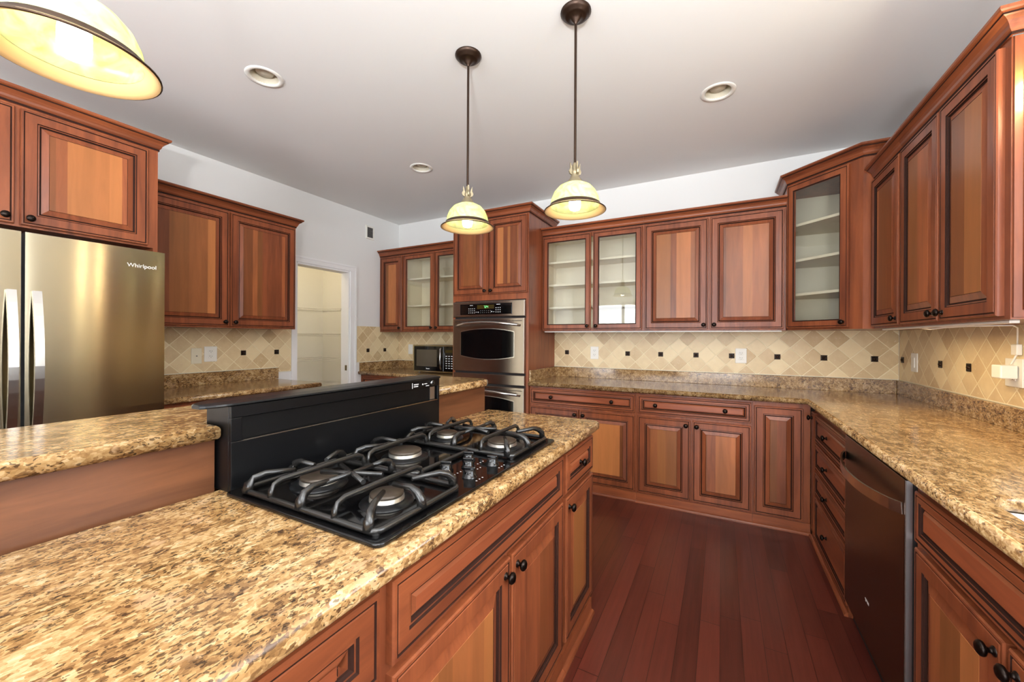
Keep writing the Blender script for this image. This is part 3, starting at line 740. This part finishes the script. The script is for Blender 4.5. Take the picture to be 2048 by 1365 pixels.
for x, y in ((-0.700, 0.918), (-0.698, 1.030), (-0.662, 0.975), (-0.612, 0.908), (-0.612, 1.030)):
    mb = MB().lathe([(0.021, 0.0092), (0.021, 0.012), (0.0175, 0.014), (0.0165, 0.026), (0.0145, 0.031), (0.0001, 0.032)], 'bglass', (0, 0, 0), seg=20)
    mb.rbox(-0.0165, 0.0165, -0.0045, 0.0045, 0.024, 0.038, 'bglass', 0.003)
    kb = mb.build('control_knob', ck, (x, y, 0.0)); kb.rotation_euler.z = 0.35
lg = MB()
for x, y in ((-0.66, 0.918), (-0.655, 1.03), (-0.63, 0.975), (-0.58, 0.908), (-0.58, 1.03)):
    for q in range(3): lg.box(x - 0.002, x + 0.002, y - 0.016 + q * 0.015, y - 0.013 + q * 0.015, 0.009, 0.0094, 'legend')
lg.build('dial_marks', ck)

# ------------------------------------------------------------------ double oven
ov = thing('double_oven', 'stainless steel double wall oven with bowed handles', 'oven', (-2.375, TF, 0)); OWd = 0.792
MB().box(0.002, OWd - 0.002, 0.0, 0.52, 0.33, 1.668, 'gap').build('body', ov)
MB().rbox(-0.004, OWd + 0.004, -0.034, -0.002, 1.512, 1.662, 'osteel', 0.006, 3).build('control_panel', ov)
cpn = MB().rbox(0.085, 0.665, -0.0385, -0.034, 1.535, 1.638, 'bglass', 0.002).build('control_glass', ov)
dsp = MB().box(0.285, 0.475, -0.0395, -0.0385, 1.588, 1.626, 'lcd').build('display', cpn)
sg = MB()
def seg7(x, z, on):
    t_ = 0.0022; w_ = 0.009; h_ = 0.010
    S = {'a': (0, w_, 2 * h_, 2 * h_ + t_), 'g': (0, w_, h_, h_ + t_), 'd': (0, w_, 0, t_), 'f': (-t_, 0, h_, 2 * h_), 'b': (w_, w_ + t_, h_, 2 * h_), 'e': (-t_, 0, 0, h_), 'c': (w_, w_ + t_, 0, h_)}
    for q in on: a = S[q]; sg.box(x + a[0], x + a[1], -0.0402, -0.0395, z + a[2], z + a[3], 'green')
seg7(0.362, 1.596, 'abc'); seg7(0.380, 1.596, 'abged'); seg7(0.398, 1.596, 'fgbc')
sg.build('clock_digits', dsp)
def keys(name, items):
    q = MB()
    for x, z, w_, h_ in items: q.box(x, x + w_, -0.0392, -0.0385, z, z + h_, 'legend')
    q.build(name, cpn)
keys('keypad', [(a + i * 0.022, 1.549 + j * 0.020, 0.009, 0.006) for a in (0.185, 0.228) for i in range(2) for j in range(3)])
keys('keypad', [(0.492 + i * 0.022, 1.552 + j * 0.020, 0.010, 0.006) for i in range(3) for j in range(3)])
keys('keypad', [(0.325 + i * 0.022, z, 0.004, 0.004) for i in range(6) for z in (1.550, 1.568)] + [(0.268, 1.556, 0.014, 0.004), (0.292, 1.553, 0.012, 0.008), (0.442, 1.556, 0.014, 0.008), (0.466, 1.556, 0.012, 0.004)])
keys('legend', [(0.202, 1.622, 0.034, 0.005)]); keys('legend', [(0.500, 1.624, 0.042, 0.005)])
def oven_door(z0, z1):
    h = z1 - z0
    mb = MB().rbox(0.0, OWd, -0.036, -0.002, 0, h, 'osteel', 0.005, 3)
    dr = mb.build('oven_door', ov, (0, 0, z0))
    # bowed window
    wx0, wx1 = 0.095, 0.685; wz0, wz1 = h * 0.30, h * 0.745; n = 14; bow = 0.030
    def outline(i, extra):
        top = [(wx0 - extra + (wx1 - wx0 + 2 * extra) * k / n, wz1 + extra + bow * (1 - (2 * k / n - 1) ** 2)) for k in range(n + 1)]
        bot = [(wx1 + extra - (wx1 - wx0 + 2 * extra) * k / n, wz0 - extra - bow * (1 - (2 * k / n - 1) ** 2)) for k in range(n + 1)]
        return top + bot
    def plate(name, pts, y0, y1, m, par):
        q = MB(); N = len(pts); q.v = [(x, y0, z) for x, z in pts] + [(x, y1, z) for x, z in pts]
        q.face(range(N), m); q.face(reversed(range(N, 2 * N)), m)
        for i in range(N): j = (i + 1) % N; q.face([i, j, N + j, N + i], m)
        return q.build(name, par)
    plate('window_frame', outline(0, 0.006), -0.0375, -0.035, 'hsteel', dr)
    plate('window_glass', outline(0, 0.0), -0.039, -0.037, 'bglass', dr)
    hp = []
    for k in range(17):
        t_ = k / 16; x = 0.032 + (OWd - 0.075) * t_; b_ = 1 - (2 * t_ - 1) ** 2
        hp.append((x, -0.037 - 0.058 * min(1, b_ * 1.6), h - 0.070 + 0.030 * b_))
    MB().tube(hp, 0.0095, 'hsteel', 10, ry=0.012).build('handle', dr)
    vs = MB()
    for k in range(5): a = 0.02 + k * 0.152; vs.box(a, a + 0.142, -0.0366, -0.0355, h - 0.030, h - 0.0245, 'gap')
    vs.build('vent_slots', dr)
oven_door(0.984, 1.496)
MB().rbox(0.0, OWd, -0.032, -0.002, 0.872, 0.965, 'osteel', 0.004, 2).build('middle_trim', ov)
oven_door(0.345, 0.852)
ot = MB()
ot.box(0.03, 0.075, -0.0352, -0.0340, 1.530, 1.533, 'slot'); ot.build('badge', ov)

# ------------------------------------------------------------------ microwave
mw = thing('microwave_oven', 'black and steel microwave on the far left corner worktop', 'microwave', (-3.10, 3.45, 0.914)); MWd = 0.60
mb = MB().rbox(0, MWd, 0.018, 0.38, 0.014, 0.312, 'black', 0.006)
mb.build('body', mw)
for x in (0.04, MWd - 0.04):
    for y in (0.06, 0.34): MB().lathe([(0.012, 0), (0.014, 0.014)], 'grey', (x, y, 0), seg=12).build('foot', mw)
md_ = MB().rbox(0.0125, 0.425, 0.0, 0.018, 0.026, 0.300, 'bglass', 0.003).build('door', mw)
MB().box(0.045, 0.335, -0.001, 0.0005, 0.075, 0.262, 'mwin').build('window', md_)
MB().tube([(0.395, 0.0, 0.04), (0.400, -0.020, 0.06), (0.408, -0.034, 0.11), (0.410, -0.038, 0.165), (0.408, -0.034, 0.22), (0.400, -0.020, 0.27), (0.395, 0.0, 0.288)],
          0.011, 'hsteel', 8, ry=0.006).build('handle', md_)
MB().box(0.185, 0.190, -0.0009, 0.0002, 0.046, 0.058, 'legend').box(0.190, 0.232, -0.0009, 0.0002, 0.046, 0.0535, 'legend').build('maker_mark', md_)
MB().box(-0.001, MWd + 0.001, 0.0, 0.02, 0.300, 0.314, 'steel').box(-0.001, MWd + 0.001, 0.0, 0.02, 0.012, 0.026, 'steel').box(-0.001, 0.012, -0.001, 0.018, 0.026, 0.300, 'steel').build('steel_trim', mw)
mc = MB().rbox(0.428, MWd, 0.0, 0.018, 0.026, 0.300, 'bglass', 0.003).build('control_panel', mw)
kp = MB()
for i in range(3):
    for j in range(6): kp.box(0.455 + i * 0.036, 0.475 + i * 0.036, -0.0008, 0.0003, 0.060 + j * 0.026, 0.068 + j * 0.026, 'legend')
kp.build('keypad', mc)
MB().box(0.450, 0.545, -0.0008, 0.0003, 0.232, 0.262, 'lcd').build('display', mc)

# ------------------------------------------------------------------ refrigerator
fr = thing('refrigerator', 'stainless steel french door refrigerator left of the worktop', 'refrigerator', (-2.84, 0.03, 0), R90); FW = 1.043
MB().box(0.004, FW - 0.004, 0.082, 0.86, 0.03, 1.775, 'grey').build('body', fr)
def fdoor(x0, x1, z0, z1, name='door'):
    w_ = x1 - x0; h_ = z1 - z0; n = 14; mb = MB(); bulge = 0.0025
    cols = []
    for k in range(n + 1):
        t_ = k / n; cols.append((w_ * t_, -bulge * (1 - (2 * t_ - 1) ** 2)))
    for x, y in cols: mb.v += [(x, y, 0), (x, y, h_)]           # front skin on vertices of its own, so that it shades flat vertically
    for k in range(n): a = 2 * k; mb.face([a, a + 2, a + 3, a + 1], 'steel', True)
    b0 = len(mb.v)
    for x, y in cols: mb.v += [(x, y, 0), (x, y, h_), (x, 0.075, 0), (x, 0.075, h_)]
    for k in range(n):
        a = b0 + 4 * k; c_ = a + 4
        mb.face([a + 2, a + 3, c_ + 3, c_ + 2], 'grey'); mb.face([a + 1, c_ + 1, c_ + 3, a + 3], 'esteel'); mb.face([a, a + 2, c_ + 2, c_], 'grey')
    mb.face([b0, b0 + 1, b0 + 3, b0 + 2], 'esteel'); e_ = b0 + 4 * n; mb.face([e_, e_ + 2, e_ + 3, e_ + 1], 'esteel')
    return mb.build(name, fr, (x0, 0, z0))
def fhandle(d, x, z0, z1):
    pts = []
    for k in range(13):
        t_ = k / 12; pts.append((x, -0.006 - 0.058 * min(1.0, 3.2 * t_ * (1 - t_) + 0.0), z0 + (z1 - z0) * t_))
    MB().tube(pts, 0.021, 'hsteel', 4, ry=0.012, up=(0, 1, 0)).build('handle', d)
d1_ = fdoor(0.0, 0.514, 0.80, 1.787); fhandle(d1_, 0.514 - 0.030, 0.02, 0.715)
d2_ = fdoor(0.526, FW, 0.80, 1.787); fhandle(d2_, 0.034, 0.02, 0.715)
text_mesh('maker_mark', 'Whirlpool', 0.030, 'white', d2_, (0.415, -0.0052, 0.886), (PI / 2, 0, 0))
d3_ = fdoor(0.0, FW, 0.06, 0.785, 'freezer_drawer')
MB().tube([(0.12, 0, 0.62), (0.13, -0.05, 0.625), (FW / 2, -0.06, 0.63), (FW - 0.13, -0.05, 0.625), (FW - 0.12, 0, 0.62)], 0.014, 'hsteel', 8).build('handle', d3_)

# ------------------------------------------------------------------ dishwasher
dw = thing('dishwasher', 'dark stainless dishwasher with a bowed handle in the right run', 'dishwasher', (0.518, 2.386, 0), -R90); DWW = 0.686
MB().box(0.004, DWW - 0.004, 0.045, 0.59, 0.0, 0.868, 'gap').build('body', dw)
dd = MB(); dd.rbox(0.0, DWW, 0.0, 0.036, 0.085, 0.862, 'dsteel', 0.003, 2)
ddo = dd.build('door', dw)
MB().box(DWW, DWW + 0.0012, 0.003, 0.018, 0.088, 0.860, 'esteel').box(DWW, DWW + 0.0012, 0.0182, 0.036, 0.088, 0.860, 'gap').build('door_edge', ddo)
pts = []
for k in range(17):
    t_ = k / 16; b_ = 1 - (2 * t_ - 1) ** 2; pts.append((0.006 + (DWW - 0.012) * t_, -0.004 - 0.058 * b_ ** 0.8, 0.768 - 0.012 * b_))
MB().tube(pts, 0.005, 'hsteel', 4, ry=0.026, up=(0, 0, 1)).build('handle', dw)
MB().box(0.01, DWW - 0.01, 0.03, 0.045, 0.0, 0.08, 'gap').build('kick_plate', dw)
lgm = MB(); lgm.box(0.30, 0.345, -0.0006, 0.0001, 0.262, 0.266, 'legend'); lgm.box(0.305, 0.315, -0.0006, 0.0001, 0.254, 0.261, 'legend'); lgm.box(0.326, 0.345, -0.0006, 0.0001, 0.256, 0.261, 'legend')
lgm.build('maker_mark', ddo)

# ------------------------------------------------------------------ tile backsplashes (origin on an accent corner)
def backsplash(label, loc, rotz, rects, accents):
    t = thing('tile_backsplash', label, 'backsplash', loc, rotz)
    mb = MB()
    for x0, x1, z0, z1 in rects: mb.box(x0, x1, -0.008, 0.0, z0, z1, 'tile_b')
    mb.build('tiles', t)
    gb = MB()
    for x0, x1, z0, z1 in rects: gb.box(x0, x1, -0.010, -0.0005, z0 - 0.0, z0 + 0.006, 'almond')
    gb.build('caulk_line', t)
    a = 0.021; first = None
    for x in accents:
        if first is None:
            q = MB(); q.rings([(-a, a, -a, a, -0.008), (-a, a, -a, a, -0.0115), (-a + 0.004, a - 0.004, -a + 0.004, a - 0.004, -0.0125), (-a + 0.007, a - 0.007, -a + 0.007, a - 0.007, -0.011)], ['bronze', 'lampbronze', 'bronze'], 'bronze')
            q.lathe([(0.0001, -0.0195), (0.006, -0.0185), (0.010, -0.015), (0.0115, -0.011)], 'lampbronze', axis='Y', seg=14)
            first = q.build('accent_tile', t, (x, 0, 0))
        else:
            o = first.copy(); C.objects.link(o); o.parent = t; o.location = (x, 0, 0)
    return t
AZ = 1.166; x0 = -0.498
backsplash('travertine diamond tile backsplash on the back wall right of the oven tower', (x0, B - 0.0005, AZ), 0,
           [(-1.553 - x0, R - 0.01 - x0, 1.015 - AZ, UB - AZ)], [-0.915, -0.300, 0.0, 0.297, 0.575, 0.902, 1.206, 1.508])
y0 = 2.65
backsplash('travertine diamond tile backsplash on the right wall above the worktop', (R - 0.0005, y0, AZ), -R90,
           [(y0 - B + 0.012, y0 - 1.75, 1.015 - AZ, UB - AZ)], [0.0, -0.305, -0.61, -1.165])
y0 = 1.977
backsplash('travertine diamond tile backsplash on the left wall beside the refrigerator', (L + 0.0005, y0, AZ), R90,
           [(1.11 - y0, 2.285 - y0, 1.015 - AZ, UB + 0.02 - AZ), (2.285 - y0, DY0 - 0.058 - y0, 0.972 - AZ, UB + 0.02 - AZ)], [0.0, 0.296])
y0 = 3.373
backsplash('travertine diamond tile backsplash at the far left corner beside the pantry door', (L + 0.0005, y0, AZ - 0.012), R90,
           [(DY1 + cw + 0.012 - y0, B - 0.001 - y0, 1.027 - AZ, 1.44 - AZ + 0.012)], [0.0, 0.268])
x0 = -3.2
backsplash('travertine diamond tile backsplash on the back wall behind the microwave', (x0, B - 0.0005, AZ), 0,
           [(L + 0.0095 - x0, -2.406 - x0, 1.015 - AZ, UB - AZ)], [])

# ------------------------------------------------------------------ outlets, switches, vent register
def plate_thing(name, label, cat, loc, rotz, w, kind, mat='white', group='wall plates'):
    t = thing(name, label, cat, loc, rotz, group)
    MB().rbox(-w / 2, w / 2, -0.006, 0.0, -0.063, 0.063, mat, 0.003).build('plate', t)
    if kind == 'duplex':
        for z in (0.021, -0.021):
            q = MB().rbox(-0.017, 0.017, -0.0085, -0.005, z - 0.0145, z + 0.0145, mat, 0.0015).build('receptacle', t)
            MB().box(-0.0085, -0.0060, -0.0090, -0.0080, z - 0.001, z + 0.009, 'slot').box(0.0060, 0.0085, -0.0090, -0.0080, z - 0.001, z + 0.007, 'slot').box(-0.002, 0.002, -0.0090, -0.0080, z - 0.010, z - 0.006, 'slot').build('slots', q)
    elif kind == 'phone':
        MB().rbox(-0.008, 0.008, -0.0085, -0.005, -0.008, 0.006, mat, 0.001).box(-0.004, 0.004, -0.009, -0.008, -0.005, 0.003, 'slot').build('jack', t)
    elif kind == 'rocker':
        MB().rbox(-0.016, 0.016, -0.010, -0.005, -0.033, 0.033, mat, 0.002).build('rocker', t)
    elif kind == 'toggle':
        MB().rbox(-0.005, 0.005, -0.016, -0.005, -0.006, 0.010, mat, 0.002).build('toggle', t)
    return t
yb = B - 0.0087; xl = L + 0.0087; xr = R - 0.0087
plate_thing('wall_outlet', 'white outlet on the back wall backsplash near the oven tower', 'outlet', (-1.122, yb, AZ), 0, 0.082, 'duplex')
plate_thing('wall_outlet', 'white outlet in the middle of the back wall backsplash overlapping an accent tile', 'outlet', (0.146, yb, AZ + 0.002), 0, 0.084, 'duplex')
plate_thing('wall_outlet', 'white outlet on the left wall backsplash beside the phone jack', 'outlet', (xl, 1.722, AZ - 0.002), R90, 0.094, 'duplex')
plate_thing('phone_jack', 'almond phone jack plate on the left wall backsplash', 'phone jack', (xl, 1.622, AZ - 0.014), R90, 0.074, 'phone', 'almond')
plate_thing('light_switch', 'white switch plate behind the microwave on the back wall', 'switch', (-3.535, yb, AZ - 0.006), 0, 0.074, 'rocker')
plate_thing('light_switch', 'white switch plate on the right wall backsplash near the corner', 'switch', (xr, 3.61, AZ - 0.008), -R90, 0.095, 'rocker')
plate_thing('wall_outlet', 'white outlet on the right wall with a plug in it', 'outlet', (xr, 2.585, AZ), -R90, 0.120, 'duplex')
vr = thing('vent_register', 'small white wall vent register above the pantry door', 'vent', (L, 3.402, 2.572), R90)
mb = MB(); a, b_ = 0.066, 0.082
mb.rings([(-a, a, -b_, b_, 0), (-a, a, -b_, b_, -0.004), (-a + 0.006, a - 0.006, -b_ + 0.006, b_ - 0.006, -0.010), (-a + 0.022, a - 0.022, -b_ + 0.022, b_ - 0.022, -0.008), (-a + 0.022, a - 0.022, -b_ + 0.022, b_ - 0.022, -0.001)],
         ['white'] * 4, 'slot'); mb.build('frame', vr)
lv = MB()
for k in range(8):
    z = -b_ + 0.03 + k * 0.0155; lv.v += [(-a + 0.022, -0.008, z), (a - 0.022, -0.008, z), (a - 0.022, -0.002, z + 0.009), (-a + 0.022, -0.002, z + 0.009)]
    n = len(lv.v) - 4; lv.face([n, n + 1, n + 2, n + 3], 'grey')
lv.build('louvres', vr)

# under cabinet lighting gear
uc = tag(MB().rbox(-1.54, 0.40, 3.585, 3.61, UB - 0.011, UB - 0.0005, 'white', 0.002).build('light_strip'), 'slim white light strip under the back wall cabinets', 'light strip')
uld = bpy.data.lights.new('strip_light', 'AREA'); uld.shape = 'RECTANGLE'; uld.size = 0.014; uld.size_y = 1.16; uld.energy = 4.4; uld.color = (1.0, 0.74, 0.38)
ulo = bpy.data.objects.new('strip_light', uld); C.objects.link(ulo); ulo.location = (0.8725, 2.555, UB - 0.0125); ulo.rotation_euler = (0, 0.10, 0)
uc2 = tag(MB().rbox(0.86, 0.885, 1.97, 3.17, UB - 0.011, UB - 0.0005, 'white', 0.002).build('light_strip'), 'slim lit light strip under the right wall cabinets', 'light strip')
cd = thing('power_cord', 'thin white power cord hanging under the right wall cabinets to a plug', 'cord', (0, 0, 0))
pts = [(0.875, 2.72, UB - 0.008), (0.90, 2.66, UB - 0.016), (0.93, 2.60, UB - 0.010), (0.98, 2.52, UB - 0.006), (1.03, 2.46, UB - 0.006), (1.08, 2.45, UB - 0.006), (1.115, 2.50, UB - 0.014), (1.135, 2.545, UB - 0.05), (1.140, 2.555, UB - 0.09)]
MB().tube(pts, 0.0032, 'wire', 6).build('cable', cd)
MB().rbox(1.128, 1.146, 2.535, 2.575, 1.245, 1.292, 'white', 0.003).build('inline_switch', cd)
MB().tube([(1.138, 2.556, 1.246), (1.138, 2.575, 1.225), (1.136, 2.592, 1.205), (1.130, 2.592, 1.19)], 0.0032, 'wire', 6).build('cable', cd)
MB().rbox(1.085, 1.1385, 2.545, 2.615, 1.140, 1.200, 'white', 0.005).build('plug_adapter', cd)

# ------------------------------------------------------------------ pendants
def pendant(label, x, y):
    t = thing('pendant_lamp', label, 'lamp', (x, y, ZC), 0, 'pendant lamps over the island'); Z = 1.888 - ZC
    MB().lathe([(0.068, -0.0005), (0.069, -0.006), (0.062, -0.012), (0.060, -0.016), (0.052, -0.019), (0.050, -0.024), (0.042, -0.027), (0.026, -0.030), (0.020, -0.040), (0.010, -0.050), (0.006, -0.058)], 'lampbronze', seg=32).build('canopy', t)
    MB().lathe([(0.006, -0.05), (0.006, Z + 0.20)], 'lampbronze', seg=12).build('rod', t)
    g = MB().lathe([(0.006, Z + 0.215), (0.012, Z + 0.205), (0.011, Z + 0.19), (0.016, Z + 0.178), (0.018, Z + 0.168), (0.014, Z + 0.158), (0.020, Z + 0.152)], 'pewter', seg=16)
    for k in range(4):                                         # cast leaves around the neck
        an = PI / 4 + k * PI / 2; ca, sa = math.cos(an), math.sin(an)
        pr = [(0.012, 0.158), (0.026, 0.164), (0.030, 0.176), (0.024, 0.190), (0.024, 0.214), (0.017, 0.196), (0.014, 0.182)]
        n = len(g.v); th = 0.0035
        for s_ in (-1, 1): g.v += [(r_ * ca - s_ * th * sa, r_ * sa + s_ * th * ca, Z + h_) for r_, h_ in pr]
        m_ = len(pr); g.face([n + i for i in range(m_)], 'pewter'); g.face([n + m_ + i for i in reversed(range(m_))], 'pewter')
        for i in range(m_): j = (i + 1) % m_; g.face([n + i, n + j, n + m_ + j, n + m_ + i], 'pewter')
    g.build('leaf_collar', t)
    MB().lathe([(0.020, Z + 0.154), (0.022, Z + 0.146), (0.027, Z + 0.140), (0.036, Z + 0.126), (0.039, Z + 0.117)], 'pewter', seg=24).build('neck', t)
    sh = MB().lathe([(0.034, Z + 0.120), (0.052, Z + 0.116), (0.074, Z + 0.104), (0.093, Z + 0.082), (0.105, Z + 0.054), (0.111, Z + 0.022), (0.111, Z + 0.018),
                     (0.108, Z + 0.019), (0.102, Z + 0.053), (0.090, Z + 0.080), (0.071, Z + 0.101), (0.051, Z + 0.112), (0.034, Z + 0.116)], 'shade', seg=48).build('lamp_shade', t)
    MB().lathe([(0.110, Z + 0.026), (0.1135, Z + 0.024), (0.1145, Z + 0.017), (0.122, Z + 0.008), (0.134, Z + 0.003), (0.1385, Z + 0.000), (0.139, Z - 0.003), (0.136, Z - 0.004), (0.126, Z + 0.001), (0.114, Z + 0.010), (0.108, Z + 0.017)],
               'rim', seg=48, mats=['rimdark', 'rimdark', 'rimdark', 'rim', 'rim', 'rimdark', 'rimdark', 'rim', 'rim', 'rim']).build('shade_rim', sh)
    MB().lathe([(0.018, Z + 0.116), (0.018, Z + 0.082), (0.014, Z + 0.078)], 'white', seg=16).build('socket', t)
    MB().lathe([(0.014, Z + 0.078), (0.024, Z + 0.070), (0.026, Z + 0.055), (0.026, Z + 0.016), (0.022, Z + 0.004), (0.010, Z - 0.001), (0.0001, Z - 0.002)], 'bulb', seg=20).build('bulb', t)
    return t
pendant('lit bell-shaped glass pendant lamp in front of the oven tower', -1.179, 1.717)
pendant('lit bell-shaped glass pendant lamp in front of the glass wall cabinet', -0.590, 1.712)
pendant('large near pendant lamp cut off at the top left of the photo', -1.20, 0.300)

# ------------------------------------------------------------------ recessed ceiling lights
def downlight(label, x, y):
    t = thing('recessed_light', label, 'ceiling light', (x, y, ZC), 0, 'recessed ceiling lights')
    MB().lathe([(0.070, 0.004), (0.071, -0.002), (0.078, -0.006), (0.094, -0.005), (0.097, -0.0005)], 'white', seg=40).build('trim_ring', t)
    MB().lathe([(0.0705, 0.0), (0.066, 0.05), (0.056, 0.09), (0.0001, 0.092)], 'canin', seg=32).build('can', t)
    MB().lathe([(0.016, 0.088), (0.030, 0.060), (0.046, 0.030), (0.044, 0.022), (0.0001, 0.018)], 'canin', seg=28).build('bulb', t)
downlight('recessed ceiling light above the refrigerator side', *CANS[0])
downlight('recessed ceiling light above the pantry door side', *CANS[1])
downlight('recessed ceiling light above the right hand aisle', *CANS[2])

# ------------------------------------------------------------------ pantry
def wire_shelf(label, z):
    t = thing('wire_shelf', label, 'shelf', (0, 0, z), 0, 'pantry wire shelves')
    fx = PX + 0.38; fy = B - 0.30
    mb = MB(); r = 0.0028
    for dz in (0.0, -0.026):
        mb.tube([(fx, 1.62, dz), (fx, fy, dz)], 0.0036, 'wire', 6); mb.tube([(fx, fy, dz), (L - T - 0.005, fy, dz)], 0.0036, 'wire', 6)
    mb.tube([(PX + 0.01, 1.62, 0), (PX + 0.01, B - 0.02, 0)], r, 'wire', 5); mb.tube([(PX + 0.01, B - 0.02, 0), (L - T - 0.005, B - 0.02, 0)], r, 'wire', 5)
    y = 2.3
    while y < fy: mb.tube([(PX + 0.005, y, 0), (fx, y, 0), (fx, y, -0.026)], 0.0018, 'wire', 4); y += 0.026
    x = fx + 0.026
    while x < L - T - 0.02: mb.tube([(x, B - 0.018, 0), (x, fy, 0), (x, fy, -0.026)], 0.0018, 'wire', 4); x += 0.026
    mb.build('deck', t)
    br = MB(); br.tube([(PX + 0.005, 2.9, -0.30), (fx, 2.9, -0.02)], 0.004, 'wire', 6); br.tube([(-4.45, B - 0.016, -0.27), (-4.45, fy, -0.02)], 0.004, 'wire', 6); br.build('brace', t)
for z, lb in ((1.695, 'topmost white wire shelf in the pantry'), (1.355, 'second white wire shelf from the top in the pantry'), (1.015, 'third white wire shelf from the top in the pantry'), (0.665, 'lowest white wire shelf visible in the pantry')):
    wire_shelf(lb, z)
pl = thing('pantry_light', 'small globe light on the pantry ceiling', 'ceiling light', (-4.45, 2.75, ZC))
MB().lathe([(0.06, -0.0005), (0.06, -0.02), (0.04, -0.03)], 'white', seg=24).build('base', pl)
MB().lathe([(0.04, -0.03), (0.075, -0.06), (0.085, -0.10), (0.07, -0.14), (0.035, -0.165), (0.0001, -0.17)], 'pglow', seg=24).build('globe', pl)

# ------------------------------------------------------------------ uplighter lamp added behind the camera to brighten the ceiling
fl = thing('added_fill_lamp', 'bronze uplighter floor lamp added behind the camera to brighten the ceiling', 'lamp', (0.36, -1.05, 0))
MB().lathe([(0.0001, 0.03), (0.13, 0.025), (0.15, 0.012), (0.15, 0.0)], 'lampbronze', seg=28).build('base', fl)
MB().lathe([(0.013, 0.028), (0.013, 1.37)], 'lampbronze', seg=12).build('pole', fl)
MB().lathe([(0.013, 1.35), (0.06, 1.37), (0.15, 1.43), (0.19, 1.49), (0.186, 1.492), (0.14, 1.435), (0.05, 1.385), (0.0001, 1.38)], 'white', seg=32).build('lamp_shade', fl)
ld = bpy.data.lights.new('uplighter', 'AREA'); ld.shape = 'DISK'; ld.size = 0.3; ld.energy = 205; ld.color = (0.97, 0.98, 1.0)
lo = bpy.data.objects.new('uplighter', ld); C.objects.link(lo); lo.parent = fl; lo.location = (0, 0, 1.49); lo.rotation_euler = (PI, 0, 0)

# ------------------------------------------------------------------ added two-globe light right of the frame, gives the refrigerator its bright bands
sl = thing('added_sink_light', 'warm two-globe ceiling light hanging over the sink', 'lamp', (0.88, 1.753, ZC))
MB().lathe([(0.055, -0.0005), (0.055, -0.015), (0.02, -0.03), (0.006, -0.04), (0.006, -0.60)], 'lampbronze', seg=20).build('canopy', sl)
MB().tube([(0.0, -0.09, -0.60), (0, 0, -0.595), (0.0, 0.09, -0.60)], 0.007, 'lampbronze', 8).build('arm', sl)
for sy in (-0.09, 0.09):
    MB().lathe([(0.014, -0.595), (0.016, -0.63), (0.0001, -0.632)], 'lampbronze', (0, sy, 0), seg=14).build('socket', sl)
    MB().lathe([(0.010, -0.63), (0.019, -0.645), (0.025, -0.67), (0.023, -0.695), (0.014, -0.712), (0.0001, -0.716)], 'sglow', (0, sy, 0), seg=20).build('globe', sl)
